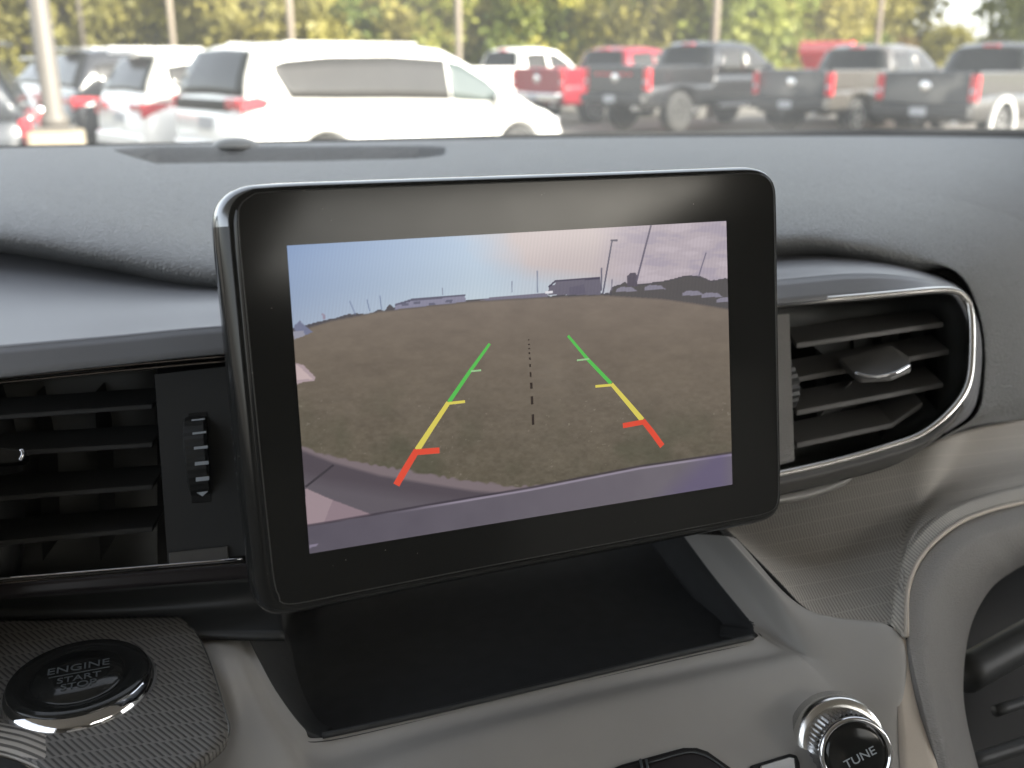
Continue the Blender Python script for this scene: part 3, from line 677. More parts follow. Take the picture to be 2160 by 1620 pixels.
# ledge between pad and vents
R0 = [(-300, 482, .64), (0, 504, .635), (230, 540, .61), (460, 576, .595), (800, 590, .60), (1200, 570, .62), (1640, 520, .65), (1800, 530, .65), (1905, 552, .65), (1985, 580, .65), (2036, 618, .645), (2068, 695, .64), (2070, 790, .63), (2052, 868, .62)]
R1 = [(-300, 655, .505), (0, 640, .52), (230, 635, .52), (460, 628, .525), (800, 625, .53), (1200, 605, .55), (1640, 558, .59), (1800, 556, .605), (1900, 568, .615), (1982, 592, .617), (2032, 620, .615), (2065, 697, .612), (2067, 790, .606), (2048, 866, .60)]
R2 = [(-300, 765, .43), (0, 735, .44), (230, 714, .45), (460, 692, .46), (800, 672, .485), (1200, 632, .52), (1640, 592, .555), (1800, 578, .57), (1900, 582, .58), (1978, 598, .585), (2028, 624, .588), (2061, 700, .588), (2062, 790, .583), (2042, 862, .578)]
R3 = [(-300, 828, .424), (0, 795, .434), (230, 770, .444), (460, 746, .454), (800, 722, .479), (1200, 680, .514), (1640, 640, .548), (1800, 627, .563), (1900, 618, .573), (1980, 612, .578), (2022, 626, .58), (2053, 698, .58), (2053, 788, .575), (2030, 850, .57)]
R0 += [(1998, 916, .612)]; R1 += [(1994, 914, .625)]; R2 += [(1986, 910, .585)]; R3 += [(1974, 896, .58)]
R1 = [(x, y, d - .030) for x, y, d in R1]; R2 = [(x, y, d - (.012 if k < 5 else .022)) for k, (x, y, d) in enumerate(R2)]; R3 = [(x, y, d - (.010 if k < 5 else .026)) for k, (x, y, d) in enumerate(R3)]
loft('ledge', [R0, R1, R2], M['ledge'], dash, 10, 12, thick=.002)
loft('ledge_face', [R2, R3], M['ledge'], dash, 10, 4, thick=.002)

# black core behind display / tray / vents so nothing shows through
loft('core', [[(-300, 505, .72), (400, 560, .67), (1080, 560, .69), (1640, 500, .73), (2000, 540, .74), (2140, 600, .74), (2200, 700, .73)],
              [(-300, 840, .52), (400, 800, .54), (1080, 760, .60), (1640, 700, .68), (2000, 720, .70), (2120, 760, .71), (2190, 800, .71)],
              [(-300, 1260, .51), (400, 1230, .53), (1080, 1180, .58), (1640, 1120, .64), (2000, 960, .68), (2100, 930, .69), (2190, 900, .69)]], M['dark'], dash, 4, 4, thick=.004)

# lower left shelf
ZS = CZ - .238
shelf_b = [(-300, 1290), (0, 1285), (200, 1275), (380, 1262), (520, 1250)]
shelf_f = [(-300, 1700), (0, 1700), (180, 1700), (330, 1700), (500, 1700)]
loft('lower_trim_strip', [[(-300, 1262, .412), (0, 1234, .418), (250, 1213, .424), (495, 1192, .433), (556, 1187, .437)], [(-300, 1292, .412), (0, 1262, .418), (250, 1242, .424), (500, 1222, .433), (560, 1217, .437)]], M['darkgloss'], dash, 6, 3, thick=.004)
loft('knee_panel_and_shade', [[P(-300, 1290, .418), P(0, 1262, .424), P(250, 1242, .430), P(505, 1222, .438), P(575, 1216, .443)], [P(-300, 1310, .44), P(0, 1290, .444), P(250, 1284, .446), P(505, 1275, .444), P(590, 1270, .450)], [PZ(-300, 1336, ZS), PZ(0, 1334, ZS), PZ(250, 1334, ZS), PZ(505, 1340, ZS + .003), PZ(600, 1340, ZS + .003)]], M['black'], dash, 6, 6, thick=.003, px=False)  # right end reaches over the fascia, black in place of its shade
# button panel : raised ribbed plate
bpts = catmull([(-60, 1310), (380, 1300), (412, 1330), (440, 1395), (464, 1470), (481, 1530), (476, 1556), (448, 1584), (400, 1625), (360, 1660)], 5)  if False else None
edge = [(380, 1300), (412, 1335), (438, 1390), (458, 1450), (474, 1505), (481, 1535), (474, 1560), (450, 1585), (400, 1622), (330, 1680)]
inner = [(-80, 1310), (-80, 1345), (-80, 1390), (-80, 1450), (-80, 1500), (-80, 1530), (-60, 1560), (60, 1600), (120, 1640), (160, 1690)]
midb = [((a[0] * .5 + b[0] * .5), (a[1] * .5 + b[1] * .5)) for a, b in zip(edge, inner)]
ZB = ZS + .0035
loft('button_panel', [[PZ(x, y, ZB) for x, y in edge], [PZ(x, y, ZB + .0006) for x, y in midb], [PZ(x, y, ZB) for x, y in inner]], M['rib_dash'], dash, 6, 8, thick=.0035, px=False)
tube('panel_edge', [PZ(x + 1, y + 1, ZB - .0016) for x, y in edge], .0007, M['chrome'], dash, 6, 6)
# long-ribbed trim at the lower left corner
loft('ribbed_corner', [[(-120, 1500, .372), (0, 1524, .368), (70, 1540, .364), (140, 1572, .36), (215, 1622, .354), (270, 1690, .348)], [(-120, 1530, .362), (-30, 1562, .357), (40, 1580, .354), (100, 1606, .35), (150, 1640, .345), (200, 1710, .34)], [(-120, 1570, .362), (-30, 1590, .357), (20, 1602, .354), (70, 1622, .35), (120, 1655, .345), (160, 1720, .34)]], M['rib_long'], dash, 6, 6, thick=.003)
loft('column_cover', [[(-120, 1572, .360), (-30, 1590, .355), (30, 1605, .352), (80, 1628, .348), (130, 1660, .344)], [(-120, 1700, .33), (-30, 1710, .33), (30, 1720, .33), (80, 1730, .33), (130, 1740, .33)]], M['black_panel'], dash, 5, 4, thick=.003)

# fascia around the tray
TI = [(512, 1322, .452), (545, 1390, .425), (585, 1462, .412), (640, 1535, .400), (680, 1556, .397), (900, 1508, .408), (1200, 1437, .424), (1450, 1379, .440), (1588, 1348, .451), (1590, 1330, .459), (1580, 1308, .470), (1505, 1215, .496), (1438, 1125, .524)]
TC = [(478, 1322, .452), (505, 1390, .418), (540, 1475, .402), (600, 1580, .382), (680, 1650, .373), (900, 1578, .386), (1200, 1500, .402), (1450, 1447, .418), (1672, 1405, .432), (1699, 1391, .4375), (1705, 1368, .442), (1622, 1240, .466), (1526, 1130, .492)]
TO = [(440, 1322, .452), (462, 1390, .415), (494, 1520, .393), (470, 1640, .37), (640, 1760, .350), (900, 1700, .358), (1200, 1660, .370), (1450, 1650, .375), (1868, 1700, .381), (1894, 1530, .4115), (1886, 1332, .447), (1697, 1283, .461), (1553, 1136, .490)]
TO2 = [(402, 1322, .456), (420, 1390, .42), (440, 1520, .398), (380, 1660, .37), (640, 1860, .335), (900, 1800, .34), (1200, 1770, .345), (1500, 1740, .358), (1876, 1760, .378), (1898, 1540, .418), (1890, 1332, .456), (1694, 1288, .467), (1548, 1137, .496)]
TM = [tuple((np.array(a) + np.array(b)) / 2 + np.array((0, 0, -.0008))) for a, b in zip(TC, TO)]
fas = loft('fascia', [TI, [tuple((np.array(a) * .5 + np.array(b) * .5) + np.array((0, 0, .003 if k < 8 else .002))) for k, (a, b) in enumerate(zip(TI, TC))], TC, TM, TO, TO2], M['fascia'], dash, 14, 10, thick=0)
# tray under the display
tf = TI[1:10]
TB = [(585, 1290, .52), (610, 1270, .53), (650, 1255, .53), (700, 1245, .53), (900, 1215, .54), (1150, 1180, .55), (1380, 1150, .56), (1480, 1130, .565), (1500, 1120, .56)]
def low(r, dz): return [P(*q) - Vector((0, 0, dz)) for q in r]
loft('tray', [low(tf, .0005), low(tf, .012), [a.lerp(b, .12) - Vector((0, 0, .008)) for a, b in zip(low(tf, .012), low(TB, .0))], low(TB, .01), [P(x, y - 150, d + .005) for x, y, d in TB]], M['rubber'], dash, 8, 8, thick=.002, px=False)
def back(r, dx, dy, dd): return [(x + dx, y + dy, d + dd) for x, y, d in r]
loft('tray_side', [TI[:5], back(TI[:5], 14, -14, .03), back(TI[:5], 60, -50, .09)], M['rubber'], dash, 6, 5, thick=.002)
loft('tray_wall_shade', [TI[8:], back(TI[8:], -26, -2, .02), back(TI[8:], -90, -10, .05)], M['rubber'], dash, 8, 8, thick=.002)  # slope takes the tray's black in place of shade under the display
tube('tray_lip', [P(x, y - 4, d - .001) for x, y, d in TI[4:9]], .0013, M['black_panel'], dash, 8, 8)

# textured passenger trim
TT = [(1490, 1085, .55), (1600, 1060, .555), (1700, 1030, .56), (1780, 1007, .565), (1885, 966, .578), (1985, 926, .592), (2070, 900, .625), (2200, 876, .66)]
TBm = [(1551, 1132, .494), (1641, 1224, .472), (1697, 1281, .462), (1757, 1305, .458), (1880, 1319, .451), (1899, 1195, .484), (1965, 1095, .520), (2200, 1016, .575)]
TMid = [tuple((np.array(a) * .5 + np.array(b) * .5) + np.array((0, 0, .012))) for a, b in zip(TT, TBm)]
TMid2 = [tuple((np.array(a) * .18 + np.array(b) * .82) + np.array((0, 0, .003))) for a, b in zip(TT, TBm)]
loft('textured_trim', [TT, TMid, TMid2, TBm], M['rib_light'], dash, 10, 12, thick=.003)
tube('trim_gap', [P(x - 2, y + 4, d - .0004) for x, y, d in TBm[:5]] + [P(1914, 1347, .4465)], .0010, M['dark'], dash, 6, 6)
bo = [(1880, 1316, .450), (1890, 1225, .476), (1920, 1148, .498), (1985, 1083, .522), (2070, 1045, .548), (2200, 1014, .574)]
bi = [(1912, 1342, .444), (1916, 1240, .468), (1948, 1168, .490), (2012, 1110, .512), (2088, 1077, .535), (2200, 1050, .560)]
loft('ribbed_band', [bo, bi], M['rib_band'], dash, 10, 4, thick=.003)
tube('band_edge', [P(x, y, d - .001) for x, y, d in bi], .0011, M['tan'], dash, 6, 8)
fo = [(1995, 1680, .39), (1945, 1490, .418), (1915, 1347, .445), (1919, 1242, .469), (1951, 1170, .491), (2015, 1112, .513), (2091, 1079, .536), (2260, 1040, .57)]
fi = [(2060, 1680, .42), (2014, 1500, .452), (2008, 1400, .470), (2024, 1300, .492), (2062, 1228, .51), (2108, 1190, .527), (2160, 1165, .545), (2300, 1120, .575)]
fm = [tuple((np.array(a) * .5 + np.array(b) * .5) + np.array((0, 0, -.012))) for a, b in zip(fo, fi)]
fi2 = [(x + 25, y + 18, d + .05) for x, y, d in fi]
loft('grained_frame', [fo, fm, fi, fi2], M['frame_grain'], dash, 10, 10, thick=.003)
loft('tan_strip', [[(1886, 1324, .449), (1890, 1420, .431), (1895, 1530, .411), (1902, 1680, .385)], [(1914, 1350, .446), (1935, 1450, .428), (1958, 1545, .411), (1996, 1680, .388)]], M['tan'], dash, 8, 4, thick=.003)
loft('pocket_back', [[(1960, 1250, .60), (2300, 1150, .66)], [(1960, 1720, .52), (2300, 1720, .55)]], M['dark'], dash, 4, 4, thick=.004)
for (a, b, r) in (((2030, 1425, .53), (2200, 1330, .56), .010), ((2100, 1500, .52), (2260, 1450, .55), .003), ((2040, 1610, .49), (2260, 1540, .52), .004)):
    tube('pocket_rail', [P(*a), P((a[0] + b[0]) / 2, (a[1] + b[1]) / 2, (a[2] + b[2]) / 2), P(*b)], r, M['black_panel'], dash, 10, 4)
lathe('light_sensor', P(497, 305, 1.012), Vector((0, 0, 1)), RT, [(.0245, -.002), (.024, 0), (.019, .0042), (.011, .0066), (.003, .0074)], pbr('smoky_dome', (.16, .16, .15), .35, noise=40), dash, 28)

# ------------------------------------------------------------------ right air vent
P_dash = P
def P(px, py, d): return P_dash(px, py, d - .022)      # the right vent stands 22 mm proud of the trim
va = thing('air_vent', 'right air vent with bright rim and four slats, beside the display', 'air vent', P(1840, 800, .6), 0, 'dashboard air vents')
RIMP = [(1610, 643, .545), (1700, 636, .553), (1800, 628, .56), (1900, 619, .568), (1970, 613, .574), (2012, 614, .577), (2037, 631, .578), (2048, 665, .577), (2050, 730, .574), (2045, 795, .569), (2028, 838, .565), (1990, 882, .56), (1940, 918, .556), (1870, 943, .55), (1760, 974, .54), (1610, 1008, .525)]
tube('rim', [P(*q) for q in RIMP], .0021, M['chrome'], va, 10, 8)
def shrink(r, s, dd, c=(1800, 800)): return [(c[0] + (x - c[0]) * s, c[1] + (y - c[1]) * s, d + dd) for x, y, d in r]
loft('surround', [RIMP, shrink(RIMP, .965, .006), shrink(RIMP, .93, .05), shrink(RIMP, .6, .055), shrink(RIMP, .02, .055)], M['duct'], va, 6, 4, thick=0)
loft('lower_rim', [[(x, y + 3, d - .0) for x, y, d in RIMP[10:]], [(x + 4, y + 20, d - .004) for x, y, d in RIMP[10:]], [(x + 6, y + 42 - (6 - k if k < 3 else 0) * 3, d + .006) for k, (x, y, d) in enumerate(RIMP[10:])]], M['slat'], va, 6, 5, thick=.003)
loft('under_lip', [[(1610, 1050, .537), (1700, 1030, .547), (1775, 1008, .555), (1800, 1000, .558)], [(1610, 1063, .534), (1700, 1048, .543), (1775, 1022, .552), (1800, 1004, .558)], [(1610, 1070, .55), (1700, 1056, .556), (1775, 1028, .562), (1800, 1008, .562)]], M['fascia'], va, 6, 4, thick=.003)
def slat(name, pts, parent, th=.0017, deep=.026, m=None):
    pts = [P(*q) for q in pts]; n = len(pts); V, Fc = [], []
    back = (FH * deep + Vector((0, 0, .002)))
    for p in pts: V += [p + UP * th * .8, p - UP * th, p + back - UP * th * .6, p + back + UP * th * .6]
    for i in range(n - 1):
        for k in range(4): Fc.append((i * 4 + k, i * 4 + (k + 1) % 4, (i + 1) * 4 + (k + 1) % 4, (i + 1) * 4 + k))
    Fc += [(3, 2, 1, 0), tuple((n - 1) * 4 + k for k in range(4))]
    o = obj(name, V, Fc, m or M['slat'], parent, smooth=False); bevel(o, .0005); return o
slat('slat', [(1680, 729, .566), (1990, 684, .59)], va); slat('slat', [(1680, 801, .562), (2002, 742, .588)], va)
slat('slat', [(1680, 871, .557), (1990, 812, .582)], va); slat('slat', [(1680, 940, .55), (1882, 897, .566), (1946, 853, .574)], va)
for px in (1740, 1800, 1860, 1920, 1975): 
    o = slat('vane', [(px, 690, .612), (px + 4, 925 - (60 if px > 1900 else 0), .60)], va, .0008, .02, M['black'])
# knob of the vent
kb = [(1768, 756, .572), (1880, 726, .578), (1920, 752, .570), (1921, 772, .56), (1880, 790, .555), (1815, 795, .553), (1803, 785, .555)]
Vt = [P(*q) for q in kb]; V, Fc = prism_data(Vt, [p - UP * .004 for p in Vt]); kn = obj('vane_knob', V, Fc, M['slat'], va, smooth=False); bevel(kn, .0012, 3)
tube('knob_trim', [P(1803, 787, .553), P(1840, 795, .551), P(1885, 788, .553), P(1921, 769, .559)], .0011, M['chrome2'], kn, 8, 6)
plate('side_plate', [P(1600, 668, .552), P(1665, 662, .557), P(1676, 972, .541), P(1610, 990, .535)], .01, M['frame_grain'], va)
xw = RT.lerp(FH, .35).normalized()
tw = lathe('thumbwheel', P(1629, 812, .572), xw, UP, [(.0165, -.004), (.0185, -.003), (.0185, .003), (.0165, .004)], M['black_panel'], va, 60, knurl=-.035, smooth=False)

P = P_dash
# ------------------------------------------------------------------ left air vent
vl = thing('air_vent', 'left air vent in black beside the display with a marked thumbwheel', 'air vent', P(250, 980, .45), 0, 'dashboard air vents')
def LD(x, y): return .4335 + (x / 480) * .020 - (y - 780) * .00003      # depth of the left vent face
def LP(x, y, dd=0): return P(x, y, LD(x, y) + dd)
tube('upper_trim', [LP(-300, 826), LP(0, 797), LP(240, 772), LP(500, 748)], .0009, M['dimchrome'], vl, 8, 6)
tube('upper_trim', [LP(-300, 837, .001), LP(0, 807, .001), LP(240, 783, .001), LP(500, 759, .001)], .0007, M['dimchrome'], vl, 8, 6)
tube('lower_trim', [LP(-300, 1245), LP(0, 1221), LP(250, 1201), LP(510, 1179)], .0007, M['chrome2'], vl, 8, 6)
tube('lower_trim', [LP(-300, 1255, .0005), LP(0, 1231, .0005), LP(250, 1211, .0005), LP(510, 1189, .0005)], .0006, M['dimchrome'], vl, 8, 6)
plate('face_panel', [LP(326, 790, .002), LP(520, 768, .002), LP(530, 1170, .002), LP(354, 1188, .002)], .02, M['black_panel'], vl)
bevel(plate('lower_tab', [LP(356, 1166, .0), LP(480, 1152, .0), LP(482, 1180, .0), LP(357, 1190, .0)], .004, M['slat'], vl), .0005)
loft('cavity', [[(-300, 838, .455), (0, 810, .462), (330, 782, .475)], [(-300, 842, .475), (0, 815, .48), (330, 790, .49)], [(-300, 1240, .475), (0, 1215, .48), (330, 1185, .49)], [(-300, 1243, .415), (0, 1218, .422), (335, 1190, .436)]], M['duct'], vl, 5, 5, thick=.002)
for (y0, y1) in ((880, 857), (958, 938), (1052, 1027), (1146, 1116)):
    k = (y0 - y1) / 320
    slat('slat', [(-300, y0 + k * 300, .434 - .006 - (y0 - 780) * .00003), (322, y1, LD(322, y1) + .008)], vl, .0013, .02, M['black'])
for px in (-60, 78, 200):
    slat('vane', [(px, 830, .475), (px + 12, 1180, .462)], vl, .0008, .02, M['black'])
kt = [(-160, 940), (10, 945), (46, 947), (49, 962), (44, 975), (0, 979), (-160, 985)]
kn = plate('vane_knob', [LP(x, y, -.012) for x, y in kt], .012, M['gloss'], vl); bevel(kn, .001)
tube('knob_trim', [LP(45, 948, -.0125), LP(48, 960, -.0125), LP(42, 972, -.0125)], .0009, M['chrome2'], kn, 8, 4)
wheel_c = LP(421, 965, .010)
xl = (LP(480, 900) - LP(380, 910)).normalized(); ul = (LP(410, 850) - LP(428, 1060)).normalized(); nl = xl.cross(ul)
tw = lathe('thumbwheel', wheel_c, xl, ul, [(.0185, -.0048), (.020, -.004), (.020, .004), (.0185, .0048)], M['black'], vl, 72, knurl=-.012, smooth=False)
bevel(plate('wheel_slot', [LP(397, 872, .0015), LP(437, 868, .0015), LP(446, 1058, .0015), LP(404, 1062, .0015)], .001, M['dark'], vl), .0002)
for (x0, x1, y, h) in ((404, 432, 885, 2.2), (406, 435, 913, 3.0), (409, 438, 944, 4), (411, 440, 977, 5), (413, 441, 1010, 6)):
    mkp = [LP(x0, y + 1.5 - h / 1.4, -.0115), LP(x1, y - 1.5 - h / 1.4, -.0115), LP(x1, y - 1.5 + h / 1.4, -.0115), LP(x0, y + 1.5 + h / 1.4, -.0115)]
    plate('tick_mark', mkp, .0005, M['mark'], tw)
plate('tick_mark', [LP(414, 1039, -.0115), LP(439, 1036, -.0115), LP(427, 1047, -.0115)], .0005, M['mark'], tw)

# ------------------------------------------------------------------ infotainment display
A_, B_, C_, D_ = (605, 518), (1532, 466), (1545, 1022), (653, 1168)
r1 = Vector((5633, -635, F)).normalized(); r2 = Vector((885, 18088, F)).normalized(); r2 = (r2 - r1 * r1.dot(r2)).normalized()
toW = lambda v: (RT * v.x - UP * v.y + FW * v.z)
DX, DYd = toW(r1), toW(r2); DN = DX.cross(-DYd); DN.normalize()
if DN.dot(FW) > 0: DN = -DN
D0 = P(605, 518, .346)
def DP(px, py, h=0):               # point on the display's face (h metres proud of it)
    v = P(px, py, 1) - CAM; o = D0 + DN * h
    return CAM + v * ((o - CAM).dot(DN) / v.dot(DN))
dsp = thing('infotainment_display', 'black tablet-shaped touchscreen showing the reversing camera with coloured guide lines', 'touchscreen', DP(1080, 1180) - DN * .02)
outl = [(462, 620), (449, 480), (452, 447), (466, 420), (492, 400), (530, 389), (700, 381), (1000, 371), (1300, 361), (1540, 352), (1580, 353), (1606, 364), (1622, 385), (1628, 415), (1631, 600), (1635, 850), (1638, 1030), (1634, 1068), (1618, 1092), (1590, 1104), (1550, 1112), (1300, 1160), (1000, 1217), (700, 1277), (620, 1293), (575, 1296), (545, 1280), (530, 1250), (520, 1180), (490, 900)]
O3 = [DP(x, y, -.006) for x, y in outl]
cy = O3 + [O3[0]]
ring = []
n = len(O3)
for i in range(n):
    p0, p1, p2, p3_ = O3[i - 1], O3[i], O3[(i + 1) % n], O3[(i + 2) % n]
    a = .5 * math.sqrt(max(1e-9, 1))
    for k in range(3):
        t = k / 3
        L_ = (p2 - p1).length
        m1 = (p2 - p0) / max(1e-6, (p2 - p0).length) * L_; m2 = (p3_ - p1) / max(1e-6, (p3_ - p1).length) * L_
        ring.append((2 * t ** 3 - 3 * t * t + 1) * p1 + (t ** 3 - 2 * t * t + t) * m1 + (-2 * t ** 3 + 3 * t * t) * p2 + (t ** 3 - t * t) * m2)
def inset(ring, s, h, vary=False):
    out = []; n = len(ring)
    for i in range(n):
        t = (ring[(i + 1) % n] - ring[i - 1]).normalized(); nn = DN.cross(t).normalized()
        k = sg * nn.dot(DX) if vary else 1
        out.append((ring[i] + nn * s * (.42 + .58 * max(0, k) + (.25 * max(0, sg * nn.dot(-DYd)) if vary else 0)) if vary else ring[i] + nn * s) + DN * h)
    return out
cen = sum(ring, Vector()) / len(ring)
sg = 1
sg = 1 if (inset(ring, .001, 0)[0] - cen).length < (ring[0] - cen).length else -1
prof = [(.0075, .006), (.0062, .0059), (.0046, .0054), (.0028, .0042), (.0012, .0022), (.0003, -.0005), (0, -.004), (.0012, -.013), (.006, -.0155)]
rings = [inset(ring, sg * s, h, True) for s, h in prof]
nr = len(ring); V = [p for r in rings for p in r]; Fc = []
for j in range(len(rings) - 1):
    for k in range(nr):
        k2 = (k + 1) % nr; Fc.append((j * nr + k, j * nr + k2, (j + 1) * nr + k2, (j + 1) * nr + k))
Fc.append(tuple(range(nr))); Fc.append(tuple(range(len(rings) * nr - 1, (len(rings) - 1) * nr - 1, -1)))
a, b, c = [Vector(V[i]) for i in Fc[0][:3]]
if (b - a).cross(c - a).dot(DN) < 0: Fc = [tuple(reversed(f)) for f in Fc]
hous = obj('housing', V, Fc, M['gloss'], dsp)
hous.data.materials.append(pbr('top_edge_highlight', (.24, .25, .26), .20, metal=.8, noise=60))
for i_, p_ in enumerate(hous.data.polygons):
    if nr * 2 <= i_ < nr * 6 and (sum((Vector(V[q]) for q in p_.vertices), Vector()) / len(p_.vertices) - cen).dot(-DYd) > .059: p_.material_index = 1  # brighter metal on the top edge only, to carry its sky highlight
hous.data.polygons[len(Fc) - 2].use_smooth = False; hous.data.polygons[len(Fc) - 1].use_smooth = False
# thin paler line where glass meets the housing
gl = inset(ring, sg * .0080, .0061, True)
V, Fc = [], []
for i in range(nr):
    t = (gl[(i + 1) % nr] - gl[i - 1]).normalized(); s_ = t.cross(DN).normalized()
    for k in range(5): V.append(gl[i] + s_ * .00022 * math.cos(k * 1.2566) + DN * .00018 * math.sin(k * 1.2566))
for i in range(nr):
    for k in range(5): Fc.append((i * 5 + k, i * 5 + (k + 1) % 5, ((i + 1) % nr) * 5 + (k + 1) % 5, ((i + 1) % nr) * 5 + k))
obj('glass_edge', V, Fc, pbr('grey_bezel_edge', (.06, .06, .058), .3, noise=200), dsp)
# mounting bracket behind the screen
bk = [DP(x, y, -.016) for x, y in ((760, 700), (1400, 640), (1420, 1000), (790, 1120))]
V, Fc = prism_data(bk, [p + FH * .09 - Vector((0, 0, .01)) for p in bk]); obj('bracket', V, Fc, M['black'], dsp, smooth=False)

# picture on the screen: colours computed per vertex of a fine grid, in coordinates of the screen picture
NX, NY = 560, 360
us = np.linspace(0, 1, NX); vsn = np.linspace(0, 1, NY)
cA, cB, cC, cD = [DP(*q, .0003) for q in (A_, B_, C_, D_)]
# the four corners span the active area
gv = np.zeros((NY, NX, 3))
for k in range(3):
    gv[:, :, k] = (1 - vsn[:, None]) * ((1 - us) * cA[k] + us * cB[k]) + vsn[:, None] * ((1 - us) * cD[k] + us * cC[k])
rel = gv - np.array(CAM); dd = rel @ np.array(FW)
PX = 1080 + F * (rel @ np.array(RT)) / dd; PY = 810 - F * (rel @ np.array(UP)) / dd
def noise2(x, y, s, seed):
    rgn = np.random.default_rng(seed); T = rgn.random((128, 128)); X, Y = x / s, y / s
    xi, yi = np.floor(X).astype(int), np.floor(Y).astype(int); fx, fy = X - xi, Y - yi; fx = fx * fx * (3 - 2 * fx); fy = fy * fy * (3 - 2 * fy)
    g = lambda a, b: T[a % 128, b % 128]
    return (g(xi, yi) * (1 - fx) + g(xi + 1, yi) * fx) * (1 - fy) + (g(xi, yi + 1) * (1 - fx) + g(xi + 1, yi + 1) * fx) * fy
def fbm(x, y, s, seed): return (noise2(x, y, s, seed) * .5 + noise2(x, y, s / 2, seed + 1) * .3 + noise2(x, y, s / 4, seed + 2) * .2)
img = np.zeros((NY, NX, 3))
def put(mask, col):
    mask = np.clip(mask, 0, 1)[..., None]; img[:] = img * (1 - mask) + np.array(col, float) * mask
def curve(pts): return np.interp(PX, [p[0] for p in pts], [p[1] for p in pts])
def polym(pts):
    ins = np.zeros(PX.shape, bool); n = len(pts)
    for i in range(n):
        x1, y1 = pts[i]; x2, y2 = pts[(i + 1) % n]
        c = ((y1 > PY) != (y2 > PY)) & (PX < (x2 - x1) * (PY - y1) / ((y2 - y1) + 1e-9) + x1); ins ^= c
    return ins.astype(float)
def linem(p, q, w):
    p, q = np.array(p, float), np.array(q, float); d = q - p; l2 = d @ d
    t = np.clip(((PX - p[0]) * d[0] + (PY - p[1]) * d[1]) / l2, 0, 1)
    return np.clip(w / 2 + .8 - np.hypot(PX - p[0] - t * d[0], PY - p[1] - t * d[1]), 0, 1)
sx = lambda a, b, x: np.clip((x - a) / (b - a), 0, 1)
# sky
tx = sx(620, 1000, PX)[..., None]
img[:] = np.array((126, 150, 188)) * (1 - tx) + np.array((170, 190, 212)) * tx
img += (sx(520, 680, PY)[..., None]) * np.array((32, 22, 6))
cl = sx(-60, 70, (PX - (1020 + (PY - 500) * .55)) + 60 * (fbm(PX, PY, 60, 5) - .5)) * (1 - .75 * sx(560, 600, PY + .12 * (1150 - PX)))
put(cl, (196, 184, 184))
put(sx(1240, 1330, PX + 50 * (fbm(PX, PY, 50, 9) - .5)) * .85, (180, 169, 178))
rip = fbm(PX * .6 + PY * .4, PY * 2.2, 34, 21)
put(sx(1270, 1350, PX) * sx(.56, .68, rip) * .45, (158, 150, 168)); put(sx(1270, 1350, PX) * sx(.45, .33, rip) * .3, (210, 198, 206))
HZ = [(590, 706), (640, 694), (700, 676), (800, 657), (880, 648), (990, 636), (1130, 628), (1270, 622), (1400, 630), (1470, 640), (1560, 655)]
hz = curve(HZ)
# skyline
TRL = [(600, 700), (625, 690), (680, 676), (720, 668), (735, 662), (765, 662), (780, 664), (800, 652), (812, 656), (822, 640), (832, 650), (870, 640), (1000, 632), (1150, 624), (1285, 618), (1290, 606), (1305, 600), (1318, 594), (1330, 600), (1380, 596), (1420, 588), (1450, 580), (1480, 584), (1500, 592), (1530, 586), (1560, 590)]
put((PY > curve(TRL) + 3 * (noise2(PX, PY, 7, 3) - .5)).astype(float), (86, 83, 88))
put((PY > curve(TRL) + 3).astype(float) * (PX > 1290) * (PY < hz), (90, 87, 88)); 
put(polym([(832, 658), (834, 640), (872, 631), (980, 622), (984, 640)]), (138, 136, 156)); put(polym([(832, 642), (872, 629), (982, 621), (983, 625), (872, 634), (834, 645)]), (98, 98, 116))
for q in ((848, 640), (872, 636), (940, 633), (905, 640)): put(polym([(q[0], q[1]), (q[0] + 14, q[1] - 1), (q[0] + 14, q[1] + 5), (q[0], q[1] + 6)]), (104, 104, 122))
put(polym([(1010, 634), (1040, 626), (1155, 618), (1155, 628), (1010, 636)]), (120, 116, 132))
put(polym([(1156, 622), (1158, 602), (1172, 600), (1172, 592), (1238, 587), (1266, 584), (1268, 622)]), (108, 104, 118)); put(polym([(1156, 604), (1172, 590), (1266, 583), (1266, 588), (1172, 595), (1158, 607)]), (78, 74, 92))
put(polym([(1200, 606), (1232, 600), (1236, 620), (1202, 622)]) * .5, (92, 88, 106)); put(polym([(1150, 614), (1166, 613), (1166, 619), (1150, 620)]), (224, 222, 228))
put(polym([(1324, 604), (1323, 582), (1330, 575), (1340, 575), (1345, 583), (1344, 604)]), (92, 86, 98))
for q in ((1300, 610), (1360, 606), (1440, 618), (1480, 622), (1512, 632)): put(polym([(q[0], q[1]), (q[0] + 10, q[1] - 5), (q[0] + 34, q[1] - 4), (q[0] + 44, q[1] + 4), (q[0], q[1] + 6)]), (136, 132, 146))
for p, q, w, c in (((1272, 618), (1291, 508), 2.5, (92, 90, 106)), ((1290, 507), (1301, 507), 3.5, (80, 78, 94)), ((1343, 592), (1373, 476), 3, (104, 98, 114)), ((1474, 582), (1489, 534), 2, (120, 114, 130)), ((1268, 612), (1269, 566), 2.5, (100, 98, 114)),
                   ((1134, 616), (1133, 572), 2, (122, 130, 150)), ((1080, 616), (1080, 594), 1.5, (130, 138, 158)), ((934, 622), (933, 608), 1.5, (130, 136, 156)), ((750, 664), (738, 636), 1.2, (112, 124, 154)), ((780, 656), (774, 632), 1.2, (112, 124, 154)), ((805, 652), (801, 624), 1.2, (112, 124, 154)), ((1290, 612), (1291, 590), 1.5, (120, 114, 130))):
    put(linem(p, q, w), c)
